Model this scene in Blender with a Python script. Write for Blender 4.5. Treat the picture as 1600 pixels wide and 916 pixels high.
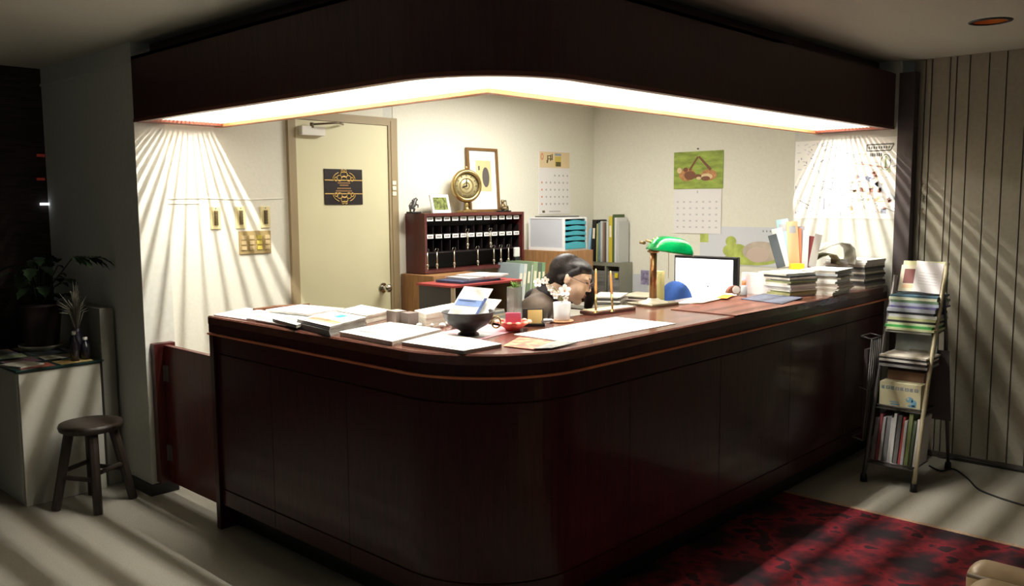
import bpy, bmesh, math, random
from mathutils import Vector, Matrix
random.seed(7)
for o in list(bpy.data.objects): bpy.data.objects.remove(o)
SC = bpy.context.scene
COL = SC.collection

# ---------------------------------------------------------------- camera
FPX, CX, CY, CAMH = 1352.0, 800.0, 458.0, 1.55
RW = Matrix(((0.68386203, -0.08045436, 0.72516193),
             (-0.72958176, -0.06645411, 0.68065727),
             (-0.00657185, -0.99454057, -0.10414347)))   # camera (right, down, forward) -> world
CAM = Vector((0, 0, CAMH))
cd = bpy.data.cameras.new('camera'); cam = bpy.data.objects.new('camera', cd); COL.objects.link(cam)
r_, d_, f_ = RW.col[0], RW.col[1], RW.col[2]
m4 = Matrix((( r_[0], -d_[0], -f_[0], 0), (r_[1], -d_[1], -f_[1], 0), (r_[2], -d_[2], -f_[2], CAMH), (0, 0, 0, 1)))
cam.matrix_world = m4
cd.sensor_width = 36; cd.lens = 36 * FPX / 1600; cd.clip_start = 0.05
SC.camera = cam
SC.view_settings.view_transform = 'Standard'; SC.view_settings.look = 'None'
SC.view_settings.gamma = 1; SC.view_settings.use_curve_mapping = False
SC.view_settings.exposure = 0.0

# ---------------------------------------------------------------- world and lights
TUBE_W = 42          # each canopy tube
OFFICE_W = 42        # office ceiling fixture behind the canopy
w = bpy.data.worlds.new('world'); SC.world = w; w.use_nodes = True
bg = w.node_tree.nodes['Background']; bg.inputs[0].default_value = (0.84, 0.96, 1.0, 1); bg.inputs[1].default_value = 0.05

def ray(x, y): return RW @ Vector((x - CX, y - CY, FPX))
def PZ(x, y, z): r = ray(x, y); return CAM + r * ((z - CAMH) / r.z)
def PX(x, y, X): r = ray(x, y); return CAM + r * (X / r.x)
def PY(x, y, Y): r = ray(x, y); return CAM + r * (Y / r.y)
def PN(x, y, p0, n):
    r = ray(x, y); return CAM + r * ((Vector(p0) - CAM).dot(n) / r.dot(n))

def area(name, loc, sx, sy, power, color=(1, .97, .9), rot=(0, 0, 0), parent=None):
    l = bpy.data.lights.new(name, 'AREA'); l.shape = 'RECTANGLE'; l.size = sx; l.size_y = sy
    l.energy = power; l.color = color
    o = bpy.data.objects.new(name, l); COL.objects.link(o); o.location = loc; o.rotation_euler = rot
    return o
TX, TY, TZ = 2.27, 2.25, 2.185
area('canopy_tube_light', (TX, 3.32, TZ), .006, 2.12, TUBE_W)
area('canopy_tube_light', (3.82, TY, TZ), 2.92, .009, TUBE_W * 1.3)
area('office_ceiling_light', (4.1, 3.6, 2.33), 1.2, .3, OFFICE_W)

# ---------------------------------------------------------------- materials
def s2l(c): return tuple(((v / 255) / 12.92 if v / 255 <= .04045 else ((v / 255 + .055) / 1.055) ** 2.4) for v in c)
MATS = {}
def mat(name, rgb, rough=.6, metal=0, spec=.5, noise=0, nscale=20, coat=0, bump=0, stretch=None, trans=0, emit=0, emitc=None):
    if name in MATS: return MATS[name]
    m = bpy.data.materials.new(name); m.use_nodes = True; nt = m.node_tree; b = nt.nodes['Principled BSDF']
    c = s2l(rgb)
    b.inputs['Base Color'].default_value = (*c, 1); b.inputs['Roughness'].default_value = rough
    b.inputs['Metallic'].default_value = metal; b.inputs['Specular IOR Level'].default_value = spec
    b.inputs['Coat Weight'].default_value = coat; b.inputs['Coat Roughness'].default_value = .12
    b.inputs['Transmission Weight'].default_value = trans
    if emit:
        b.inputs['Emission Color'].default_value = (*s2l(emitc or rgb), 1); b.inputs['Emission Strength'].default_value = emit
    if noise or bump:
        tc = nt.nodes.new('ShaderNodeTexCoord'); mp = nt.nodes.new('ShaderNodeMapping'); nz = nt.nodes.new('ShaderNodeTexNoise')
        nt.links.new(tc.outputs['Object'], mp.inputs[0]); nt.links.new(mp.outputs[0], nz.inputs[0])
        mp.inputs['Scale'].default_value = stretch or (1, 1, 1); nz.inputs['Scale'].default_value = nscale; nz.inputs['Detail'].default_value = 4
        if noise:
            rp = nt.nodes.new('ShaderNodeValToRGB')
            rp.color_ramp.elements[0].position = .3; rp.color_ramp.elements[1].position = .7
            rp.color_ramp.elements[0].color = (*[v * (1 - noise) for v in c], 1)
            rp.color_ramp.elements[1].color = (*[min(1, v * (1 + noise)) for v in c], 1)
            nt.links.new(nz.outputs[0], rp.inputs[0]); nt.links.new(rp.outputs[0], b.inputs['Base Color'])
        if bump:
            bp = nt.nodes.new('ShaderNodeBump'); bp.inputs['Strength'].default_value = bump; bp.inputs['Distance'].default_value = .003
            nt.links.new(nz.outputs[0], bp.inputs['Height']); nt.links.new(bp.outputs[0], b.inputs['Normal'])
    MATS[name] = m; return m
WALL = mat('wall_paint', (230, 227, 212), .85, noise=.03, nscale=60, bump=.15)
PILLAR = mat('pillar_paint', (214, 214, 204), .85, noise=.04, nscale=40, bump=.15)
CEIL = mat('ceiling_paint', (205, 200, 185), .9, noise=.03, nscale=50)
CARPET = mat('carpet', (152, 147, 134), .95, noise=.16, nscale=260, bump=.6)
WOOD = mat('dark_mahogany', (62, 15, 17), .36, spec=.3, noise=.35, nscale=9, stretch=(9, 9, .7), coat=.25)
WOODTOP = mat('mahogany_top', (108, 64, 52), .25, noise=.22, nscale=7, stretch=(2, 2, 8), coat=.5)
FASCIA = mat('canopy_wood', (66, 36, 34), .5, noise=.3, nscale=9, stretch=(9, 9, .7))
STRIP = mat('copper_strip', (236, 140, 96), .4, metal=.1)
TRIMW = mat('trim_wood', (186, 108, 62), .4, noise=.25, nscale=10, coat=.2)
GATEW = mat('gate_wood', (98, 28, 22), .4, noise=.3, nscale=9, stretch=(9, 9, .7), coat=.2)
BLACKW = mat('kick_black', (20, 17, 17), .6)
DARKWALL = mat('dark_wall', (50, 36, 34), .8, noise=.5, nscale=14, stretch=(.6, .6, 4), bump=.4)
DOORM = mat('door_paint', (214, 208, 170), .5, noise=.02, nscale=5)
FRAMEM = mat('door_frame_paint', (156, 138, 104), .5)
CHROME = mat('chrome', (200, 196, 188), .22, metal=1)
STEEL = mat('dull_steel', (150, 146, 136), .45, metal=.8)
GOLD = mat('brass', (186, 162, 108), .34, metal=1)
GOLDP = mat('gold_print', (206, 170, 96), .4, metal=.3)
BLACK = mat('black_plastic', (20, 20, 22), .4)
DARK = mat('dark_shade', (44, 38, 38), .6)
WHITE = mat('white_paper', (244, 243, 238), .75)
WHITE2 = mat('cream_paper', (236, 228, 204), .8)
GREYP = mat('grey_paper', (150, 148, 146), .7, noise=.2, nscale=60, stretch=(1, 1, 12))
PAPEREDGE = mat('paper_edge', (226, 220, 206), .85, noise=.22, nscale=45, stretch=(.6, .6, 30))
PAPEREDGE2 = mat('grey_paper_edge', (150, 148, 142), .85, noise=.3, nscale=45, stretch=(.6, .6, 30))
BROWNW = mat('cabinet_wood', (164, 120, 78), .5, noise=.2, nscale=8, stretch=(8, 8, 1))
def glass(name, rgb, rough=.02):
    return mat(name, rgb, rough, trans=1)
def cm(rgb, rough=.55): return mat('colour_%d_%d_%d' % rgb, rgb, rough)

# ---------------------------------------------------------------- mesh builder
class MB:
    def __init__(s): s.v = []; s.f = []; s.m = []; s.sm = []
    def add(s, vs, fs, m=0, M=None, smooth=False):
        n = len(s.v)
        for p in vs:
            p = Vector(p); s.v.append(M @ p if M else p)
        for f in fs: s.f.append([i + n for i in f]); s.m.append(m); s.sm.append(smooth)
        return s
    def box(s, x0, x1, y0, y1, z0, z1, m=0, M=None):
        vs = [(x, y, z) for x in (x0, x1) for y in (y0, y1) for z in (z0, z1)]
        return s.add(vs, [(0, 1, 3, 2), (4, 6, 7, 5), (0, 4, 5, 1), (2, 3, 7, 6), (0, 2, 6, 4), (1, 5, 7, 3)], m, M)
    def cone(s, a, b, r0, r1=None, n=12, m=0, M=None, caps=True, smooth=True):
        a = Vector(a); b = Vector(b); r1 = r0 if r1 is None else r1
        q = (b - a).to_track_quat('Z', 'Y').to_matrix()
        vs = []
        for p, r in ((a, r0), (b, r1)):
            for i in range(n):
                t = 2 * math.pi * i / n; vs.append(p + q @ Vector((r * math.cos(t), r * math.sin(t), 0)))
        s.add(vs, [(i, (i + 1) % n, n + (i + 1) % n, n + i) for i in range(n)], m, M, smooth)
        if caps: s.add(vs, [tuple(range(n))[::-1], tuple(range(n, 2 * n))], m, M)
        return s
    def tube(s, pts, r, n=8, m=0, M=None):
        pts = [Vector(p) for p in pts]; rs = r if isinstance(r, (list, tuple)) else [r] * len(pts)
        vs = []; up = Vector((0, 0, 1))
        t0 = (pts[1] - pts[0]).normalized()
        a = t0.orthogonal().normalized()
        for i, p in enumerate(pts):
            t = (pts[min(i + 1, len(pts) - 1)] - pts[max(i - 1, 0)]).normalized()
            a = (a - t * a.dot(t)).normalized(); b = t.cross(a)
            for k in range(n):
                g = 2 * math.pi * k / n; vs.append(p + (a * math.cos(g) + b * math.sin(g)) * rs[i])
        fs = [(i * n + k, i * n + (k + 1) % n, (i + 1) * n + (k + 1) % n, (i + 1) * n + k) for i in range(len(pts) - 1) for k in range(n)]
        s.add(vs, fs, m, M, True); L = (len(pts) - 1) * n
        s.add(vs, [tuple(range(n))[::-1], tuple(range(L, L + n))], m, M); return s
    def lathe(s, prof, c=(0, 0, 0), n=28, m=0, M=None, wave=None):
        vs = []; c = Vector(c)
        for (r, z) in prof:
            for k in range(n):
                g = 2 * math.pi * k / n; rr = r * (1 + (wave[0] * math.cos(wave[1] * g) if wave and r > wave[2] else 0))
                vs.append(c + Vector((rr * math.cos(g), rr * math.sin(g), z)))
        return s.add(vs, [(i * n + k, i * n + (k + 1) % n, (i + 1) * n + (k + 1) % n, (i + 1) * n + k) for i in range(len(prof) - 1) for k in range(n)], m, M, True)
    def ball(s, c, r, m=0, M=None, nu=14, nv=9):
        r = Vector(r) if not isinstance(r, (int, float)) else Vector((r, r, r)); c = Vector(c); vs = []
        for j in range(nv + 1):
            ph = math.pi * j / nv - math.pi / 2
            for i in range(nu):
                g = 2 * math.pi * i / nu; vs.append(c + Vector((r.x * math.cos(ph) * math.cos(g), r.y * math.cos(ph) * math.sin(g), r.z * math.sin(ph))))
        return s.add(vs, [(j * nu + i, j * nu + (i + 1) % nu, (j + 1) * nu + (i + 1) % nu, (j + 1) * nu + i) for j in range(nv) for i in range(nu)], m, M, True)
    def prism(s, pts, z0, z1, m=0, M=None):
        n = len(pts); vs = [(p[0], p[1], z0) for p in pts] + [(p[0], p[1], z1) for p in pts]
        return s.add(vs, [tuple(range(n))[::-1], tuple(range(n, 2 * n))] + [(i, (i + 1) % n, n + (i + 1) % n, n + i) for i in range(n)], m, M)
    def disc(s, c, rx, rz, axis, m=0, n=20, off=0, M=None):
        # flat ellipse standing on a wall: axis 'y' (wall normal -y) or 'x' (wall normal -x)
        vs = []
        for k in range(n):
            g = 2 * math.pi * k / n; a = rx * math.cos(g); b = rz * math.sin(g)
            vs.append((c[0] + a, c[1] - off, c[2] + b) if axis == 'y' else (c[0] - off, c[1] + a, c[2] + b))
        return s.add(vs, [tuple(range(n))], m, M)
    def build(s, name, mats, parent=None, bevel=0, seg=2):
        me = bpy.data.meshes.new(name)
        if not isinstance(mats, (list, tuple)): mats = [mats]
        if parent is not None: org = parent_origin(parent)
        else:
            xs = [p.x for p in s.v]; ys = [p.y for p in s.v]; zs = [p.z for p in s.v]
            org = Vector(((min(xs) + max(xs)) / 2, (min(ys) + max(ys)) / 2, min(zs)))
        me.from_pydata([p - org for p in s.v], [], s.f)
        for mm in mats: me.materials.append(mm)
        for i, p in enumerate(me.polygons): p.material_index = s.m[i]; p.use_smooth = s.sm[i]
        bm = bmesh.new(); bm.from_mesh(me); bmesh.ops.remove_doubles(bm, verts=bm.verts, dist=1e-5)
        bmesh.ops.recalc_face_normals(bm, faces=bm.faces); bm.to_mesh(me); bm.free()
        o = bpy.data.objects.new(name, me); COL.objects.link(o)
        if parent is not None: o.parent = parent
        else: o.location = org
        if bevel:
            md = o.modifiers.new('bevel', 'BEVEL'); md.width = bevel; md.segments = seg; md.limit_method = 'ANGLE'
        return o
def parent_origin(p):
    v = Vector(p.location)
    while p.parent: p = p.parent; v += Vector(p.location)
    return v
def tag(o, label=None, cat=None, group=None, kind=None):
    if label: o['label'] = label
    if cat: o['category'] = cat
    if group: o['group'] = group
    if kind: o['kind'] = kind
    return o
def thing(name, loc, label, cat, group=None, kind=None):
    o = bpy.data.objects.new(name, None); COL.objects.link(o); o.location = loc; o.empty_display_size = .05
    return tag(o, label, cat, group, kind)
def struct(o, label=None): o['kind'] = 'structure'; (label and tag(o, label)); return o
def XF(loc, rz=0, rx=0, ry=0): return Matrix.Translation(Vector(loc)) @ Matrix.Rotation(rz, 4, 'Z') @ Matrix.Rotation(ry, 4, 'Y') @ Matrix.Rotation(rx, 4, 'X')

# ---------------------------------------------------------------- room shell
ZC = 2.375; YD = 4.5; XS = 5.49; XCAL = 5.8; XCOL = 5.42; YB = 5.76
struct(MB().box(-2.2, 6.0, -2.4, 5.95, -.12, 0).build('floor', CARPET))
# ceiling with a round hole for the downlight
hc = (4.545, 1.20); hr = .078; b = MB()
hx0, hx1, hy0, hy1 = hc[0] - .2, hc[0] + .2, hc[1] - .2, hc[1] + .2
X0, X1, Y0, Y1 = -2.2, 6.0, -2.4, 5.95
b.box(X0, hx0, Y0, Y1, ZC, ZC + .1); b.box(hx1, X1, Y0, Y1, ZC, ZC + .1); b.box(hx0, hx1, Y0, hy0, ZC, ZC + .1); b.box(hx0, hx1, hy1, Y1, ZC, ZC + .1)
n = 32; vs = []
for k in range(n):
    g = 2 * math.pi * k / n; c, s_ = math.cos(g), math.sin(g); q = .2 / max(abs(c), abs(s_))
    vs += [(hc[0] + hr * c, hc[1] + hr * s_, ZC), (hc[0] + q * c, hc[1] + q * s_, ZC)]
b.add(vs, [(2 * k, 2 * k + 1, (2 * k + 3) % (2 * n), (2 * k + 2) % (2 * n)) for k in range(n)])
b.add([(hx0, hy0, ZC + .1), (hx1, hy0, ZC + .1), (hx1, hy1, ZC + .1), (hx0, hy1, ZC + .1)], [(0, 1, 2, 3)])
struct(b.build('ceiling', CEIL))
struct(MB().box(1.96, 2.12, YD - .012, YB, 0, ZC).box(2.12, 5.9, YD, YD + .12, 0, ZC).build('wall_left', PILLAR), 'pale wall with light switches left of the counter')
struct(MB().box(2.121, 3.0, YD - .004, YD - .001, 0, ZC).box(3.0, 3.58, YD - .004, YD - .001, 2.09, ZC).box(3.66, XCAL, YD - .004, YD - .001, 0, ZC).build('wall_back', WALL), 'cream wall with the door and the key cabinet')
struct(MB().box(XCAL, XCAL + .15, 1.7, YD, 0, ZC).build('wall_right', WALL), 'cream wall behind the counter with calendar')
struct(MB().box(XCOL, XCAL, 1.9, 2.555, 0, ZC).build('wall_column', PILLAR), 'white column with a map hanging on it')
struct(MB().box(XCOL - .012, XS + .02, 1.815, 1.905, 0, 2.30).build('trim_1', mat('post_brown', (66, 56, 56), .6)), 'dark brown post beside striped panelling')
# striped panelling
b = MB(); y = 1.85; k = 0
ws = [.07, .035, .10, .035, .07, .10, .09, .10, .09, .10, .09]
while y > -2.4:
    wd = ws[k % len(ws)]
    b.box(XS, XS + .05, y - wd + .007, y, 0, ZC, 0); b.box(XS + .014, XS + .05, y - wd, y - wd + .007, 0, ZC, 1)
    y -= wd; k += 1
struct(b.build('wall_stripe', [mat('panel_cloth', (166, 160, 142), .8, noise=.06, nscale=40), mat('panel_groove', (60, 54, 48), .8)]), 'greyish vertical striped panelling right of the counter')
struct(MB().box(XS - .012, XS, -2.4, 1.80, 0, .035).build('baseboard_right', mat('skirt', (90, 84, 76), .7)))
struct(MB().box(-2.2, 1.96, YB, YB + .12, 0, ZC).build('wall_far', DARKWALL), 'dark wall at far left')
struct(MB().box(1.945, 1.96, YD - .012, YB, 0, .06).box(1.945, 2.10, YD - .027, YD - .012, 0, .06).build('baseboard_left', mat('black_skirt', (28, 25, 25), .5)))
struct(MB().box(1.952, 1.96, YD - .01, YB, 2.27, 2.285).build('trim_2', PILLAR))

# ---------------------------------------------------------------- sweeps along the counter line
RC = .45; CXO, CYO = 1.96, 1.93
def path(off, ystart, xend, n=22):
    r = max(RC - off, 0); c = Vector((CXO + max(RC, off), CYO + max(RC, off), 0)); pts = [Vector((CXO + off, ystart, 0))]
    if off > RC: return [Vector((CXO + off, ystart, 0))] + [Vector((CXO + off, CYO + off, 0))] * (n + 1) + [Vector((xend, CYO + off, 0))]
    for i in range(n + 1):
        a = math.pi + (math.pi / 2) * i / n; pts.append(c + Vector((r * math.cos(a), r * math.sin(a), 0)))
    return pts + [Vector((xend, CYO + off, 0))]
def sweep(b, prof, ystart, xend, m=0, mats=None):
    cols = [path(o, ystart, xend) for o, z in prof]; P = len(prof); L = len(cols[0]); vs = []
    for i in range(L):
        for j, (o, z) in enumerate(prof): vs.append((cols[j][i].x, cols[j][i].y, z))
    for j in range(P):
        b.add(vs, [(i * P + j, i * P + (j + 1) % P, (i + 1) * P + (j + 1) % P, (i + 1) * P + j) for i in range(L - 1)], mats[j] if mats else m)
    b.add(vs, [tuple(range(P)), tuple(range((L - 1) * P, L * P))[::-1]], m)
    return b
def rect(o0, o1, z0, z1): return [(o0, z0), (o1, z0), (o1, z1), (o0, z1)]

YE = 3.80; XE = XCOL - .002; ZT = 1.03
ct = thing('reception_counter', (2.3, 2.3, 0), 'L-shaped dark mahogany reception counter with rounded corner and copper strip', 'reception counter')
sweep(MB(), [(0, .9925), (.012, .992), (.56, .992), (.56, ZT), (.006, ZT), (0, ZT - .006)], YE, XE).build('countertop', WOODTOP, ct)
sweep(MB(), [(.0012, .953), (.05, .953), (.05, .992), (.012, .992), (.0012, .992)], YE - .002, XE).build('top_band', WOOD, ct)
o = sweep(MB(), rect(-.009, .05, .943, .951), YE - .002, XE).build('edge_strip', STRIP, ct); tag(o, 'thin copper coloured strip')
sweep(MB(), [(.018, .12), (.05, .12), (.05, .943), (.018, .943), (.018, .86), (.024, .857), (.024, .853), (.018, .85), (.018, .205), (.024, .202), (.024, .198), (.018, .195)], YE - .04, XE).build('front_panel', WOOD, ct)
for x in (2.75, 3.45, 4.15, 4.85): MB().box(x - .001, x + .001, CYO + .0172, CYO + .02, .13, .85).build('panel_seam', BLACKW, ct)
for y in (2.75, 3.3): MB().box(CXO + .0172, CXO + .02, y - .001, y + .001, .13, .85).build('panel_seam', BLACKW, ct)
sweep(MB(), rect(.09, .12, 0, .12), YE - .04, XE).build('kick_plate', BLACKW, ct)
MB().box(1.962, 2.50, YE - .038, YE - .002, 0, .943).build('end_panel', WOOD, ct)
sweep(MB(), rect(.52, .54, .0, .99), YE - .04, XE).build('inner_panel', WOOD, ct)

# ---------------------------------------------------------------- light canopy over the counter
YH = YD - .013; ZB = 1.975
cn = thing('light_canopy', (2.3, 2.3, ZB), 'dark wooden light canopy with rounded corner hanging from the ceiling over the counter', 'canopy')
sweep(MB(), [(0, ZB), (.022, ZB), (.022, 2.30), (0, 2.30)], YH, XE).build('fascia', FASCIA, cn)
sweep(MB(), [(-.004, ZB - .004), (.03, ZB - .004), (.03, ZB + .012), (-.004, ZB + .012)], YH, XE).build('fascia_trim', mat('fascia_edge', (112, 58, 44), .4), cn)
sweep(MB(), rect(.10, .12, 2.295, ZC - .001), YH, XE).build('upper_fascia', FASCIA, cn)
sweep(MB(), rect(.0, .12, 2.285, 2.30), YH, XE).build('fascia_ledge', FASCIA, cn)
sweep(MB(), [(.44, ZB - .006), (.485, ZB - .006), (.485, ZB + .035), (.47, ZB + .04), (.44, ZB + .012)], YH, XE).build('inner_trim', TRIMW, cn)
sweep(MB(), rect(.455, .475, ZB + .036, ZC - .001), YH, XE).build('inner_board', WALL, cn)
sweep(MB(), rect(.024, .45, 2.25, 2.262), YH, XE).build('reflector', mat('reflector_white', (246, 244, 238), .6), cn)
sweep(MB(), rect(.0225, .027, ZB + .013, 2.25), YH, XE).build('added_bounce_lining', MATS['reflector_white'], cn)  # added white lining, bounces more tube light onto the louver
sweep(MB(), rect(.448, .4545, ZB + .042, 2.25), YH, XE).build('added_bounce_lining', MATS['reflector_white'], cn)
b = MB()
EBM = mat('end_board_wood', (128, 62, 44), .4, noise=.2, nscale=9)
MB().box(CXO + .024, CXO + .45, YH - .10, YH, ZB - .003, ZB + .012).build('end_board', EBM, cn); MB().box(XE - .11, XE, CYO + .024, CYO + .45, ZB - .003, ZB + .012).build('end_board', EBM, cn)
LOUV = bpy.data.materials.new('louver_acrylic'); LOUV.use_nodes = True; nt = LOUV.node_tree; nt.nodes.clear()
df = nt.nodes.new('ShaderNodeBsdfDiffuse'); tr = nt.nodes.new('ShaderNodeBsdfTranslucent'); mx = nt.nodes.new('ShaderNodeMixShader'); ou = nt.nodes.new('ShaderNodeOutputMaterial')
df.inputs[0].default_value = (.93, .92, .88, 1); tr.inputs[0].default_value = (.92, .9, .85, 1); mx.inputs[0].default_value = .42
nt.links.new(df.outputs[0], mx.inputs[1]); nt.links.new(tr.outputs[0], mx.inputs[2]); nt.links.new(mx.outputs[0], ou.inputs[0])
b = MB(); o_ = .042
while o_ < .435:
    sweep(b, rect(o_, o_ + .003, ZB + .008, ZB + .0235), YH - .1, XE - .11); o_ += .021
o = b.build('louver', LOUV, cn); tag(o, 'white lit louver of thin long slats')
TB = mat('tube_glow', (255, 246, 226), .5, emit=14)
MB().tube([(TX, 2.28, TZ + .018), (TX, 4.39, TZ + .018)], .012, m=0).build('fluorescent_tube', TB, cn)
MB().tube([(2.34, TY, TZ + .018), (5.28, TY, TZ + .018)], .012, m=0).build('fluorescent_tube', TB, cn)
of = thing('office_ceiling_fixture', (4.1, 3.6, ZC), 'flat white ceiling light fixture inside the office behind the canopy', 'ceiling light')
MB().box(3.48, 4.72, 3.43, 3.77, ZC - .03, ZC).build('housing', WHITE, of)
MB().box(3.5, 4.7, 3.45, 3.75, ZC - .034, ZC - .03).build('diffuser', mat('office_glow', (255, 246, 226), .5, emit=2), of)

# ---------------------------------------------------------------- downlight
dl = thing('ceiling_downlight', (hc[0], hc[1], ZC), 'unlit round recessed downlight with coppery inside in the lobby ceiling', 'downlight')
MB().lathe([(hr - .004, .0), (hr - .004, -.006), (hr + .014, -.004), (hr + .016, .0)], (hc[0], hc[1], ZC)).build('ring', BLACK, dl)
MB().lathe([(hr, 0), (hr * .95, .03), (hr * .6, .07), (.012, .075)], (hc[0], hc[1], ZC)).build('reflector', mat('copper_inside', (226, 150, 80), .3, metal=.6), dl)
MB().ball((hc[0], hc[1], ZC + .045), .026).build('bulb', mat('bulb_gleam', (230, 150, 80), .4, emit=1.2), dl)  # bulb is unlit; emission paints its faint orange gleam

# ---------------------------------------------------------------- gate
g = thing('counter_gate', (2.03, 4.2, 0), 'low reddish wooden swing gate between counter end and white wall', 'gate')
MB().box(1.985, 2.10, YD - .06, YD - .013, .07, .822).build('post', mat('gate_post_red', (78, 24, 20), .4, noise=.2, nscale=8), g, bevel=.003)
MB().box(2.035, 2.065, YE + .012, YD - .065, .07, .812).build('panel', GATEW, g, bevel=.002)
for z in (.62, .19): MB().box(2.029, 2.036, YD - .105, YD - .068, z, z + .085).box(2.024, 2.031, YD - .070, YD - .063, z, z + .085).build('hinge', STEEL, g)

# ---------------------------------------------------------------- door
DX0, DX1, DZ = 2.90, 3.60, 2.05
d = thing('door_1', ((DX0 + DX1) / 2, YD, 0), 'cream door with a square black and gold plate', None); d['kind'] = 'structure'
MB().box(DX0 - .045, DX0 + .005, YD - .03, YD - .005, 0, DZ + .05).box(DX1, DX1 + .075, YD - .03, YD - .005, 0, DZ + .05).box(DX0 + .005, DX1, YD - .03, YD - .005, DZ, DZ + .05)\
    .box(DX1 + .02, DX1 + .05, YD - .034, YD - .03, 0, DZ + .03).build('door_frame', FRAMEM, d)
MB().box(DX0 + .006, DX1 - .002, YD - .022, YD - .006, 0, DZ - .002).build('door_leaf', DOORM, d)
MB().cone((DX1 - .065, YD - .022, 1.0), (DX1 - .065, YD - .03, 1.0), .032, n=20).cone((DX1 - .065, YD - .03, 1.0), (DX1 - .065, YD - .06, 1.0), .013).ball((DX1 - .065, YD - .078, 1.0), (.028, .024, .028)).build('door_knob', CHROME, d)
MB().box(2.925, 3.09, YD - .068, YD - .022, 1.955, 2.01).build('door_closer', mat('closer_white', (226, 222, 210), .4), d, bevel=.004)
MB().tube([(3.0, YD - .06, 2.02), (3.12, YD - .16, 2.03), (3.24, YD - .04, 2.035)], .006).cone((3.0, YD - .06, 2.0), (3.0, YD - .06, 2.03), .012).build('closer_arm', mat('closer_arm', (110, 96, 78), .4, metal=.6), d)
b = MB()
for k in range(3): b.box(DX1 + .022, DX1 + .052, YD - .038, YD - .034, 1.60 + k * .035, 1.625 + k * .035)
b.build('strike_labels', WHITE2, d)
# plate on the door
SX0, SX1, SZ0, SZ1 = 3.10, 3.385, 1.543, 1.762; cxs = (SX0 + SX1) / 2; ys = YD - .022
b = MB().box(SX0, SX1, ys - .006, ys, SZ0, SZ1, 0)
def gbar(x0, x1, z0, z1, m=1): b.box(x0, x1, ys - .0075, ys - .006, z0, z1, m)
for sg, zz in ((1, 1.694), (-1, 1.611)):
    gbar(SX0, SX1, zz - .003, zz + .003)
    for (dx, dz, r, a0, a1) in ((0, 0, .085, 8, 62), (0, 0, .085, 118, 172), (-.035, .012, .018, 0, 330), (.035, .012, .018, -150, 180), (-.01, .035, .016, 40, 330), (.01, .035, .016, -150, 140), (0, .006, .02, 0, 180), (-.06, .006, .012, 0, 300), (.06, .006, .012, -120, 180), (-.012, .056, .008, 0, 360), (.012, .056, .008, 0, 360)):
        pts = []
        for k in range(13):
            t = math.radians(a0 + (a1 - a0) * k / 12); rz = .62 if r > .08 else 1
            pts.append((cxs + dx + r * math.cos(t), ys - .008, zz + sg * (dz + r * rz * math.sin(t))))
        b.tube(pts, .0028, n=5, m=1)
for k, (wd, z) in enumerate(((.09, 1.677), (.06, 1.663), (.10, 1.644), (.12, 1.628))):
    x = cxs - wd / 2
    while x < cxs + wd / 2: gbar(x, x + .006, z - .004, z + .004, 2); x += .0095
tag(b.build('door_sign', [mat('sign_black', (34, 26, 28), .35), GOLDP, mat('sign_letters', (170, 130, 80), .5)], None), 'square black plate with gold scrollwork on the cream door', 'sign')

# switches
for k, (x, lab) in enumerate(((2.388, 'left'), (2.54, 'middle'), (2.697, 'right'))):
    t = thing('switch_plate', (x, YD, 1.41), 'ivory upright switch plate, %s of the three in a row on the striped lit wall' % lab, 'light switch', 'upright switch plates')
    MB().box(x - .031, x + .031, YD - .014, YD - .004, 1.412, 1.537).build('plate', mat('ivory_plate', (226, 212, 160), .4), t, bevel=.003)
    b = MB().box(x - .011, x + .011, YD - .018, YD - .014, 1.435, 1.515)
    for q in range(5): b.box(x - .009, x + .009, YD - .024, YD - .018, 1.438 + q * .016, 1.449 + q * .016)
    b.build('rocker', mat('rocker_brown', (112, 96, 66), .4), t); MB().cone((x, YD - .014, 1.527), (x, YD - .017, 1.527), .004).build('screw', STEEL, t)
t = thing('gang_switch', (2.625, YD, 1.27), 'wide tan four-gang switch panel below the ivory switch plates', 'light switch')
MB().box(2.524, 2.727, YD - .014, YD - .004, 1.265, 1.398).build('plate', mat('tan_plate', (168, 146, 98), .45), t, bevel=.003)
for q in range(4):
    x = 2.55 + q * .05
    b = MB()
    for r in range(3): b.box(x - .015, x + .015, YD - .021, YD - .014, 1.29 + r * .03, 1.312 + r * .03)
    b.build('switch', mat('switch_yellow', (206, 190, 84), .4) if q == 2 else mat('switch_tan', (196, 174, 130), .4), t)
b = MB().tube([(1.99 + .13 + k * .1, YD - .006, 1.58 + .004 * math.sin(k)) for k in range(8)], .003, n=6).tube([(2.121, YD - .006, 1.555), (2.30, YD - .006, 1.555)], .003, n=6)
tag(b.build('wall_cable', WALL), 'thin white cable pair running along the wall above the switches', 'cable')


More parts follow.
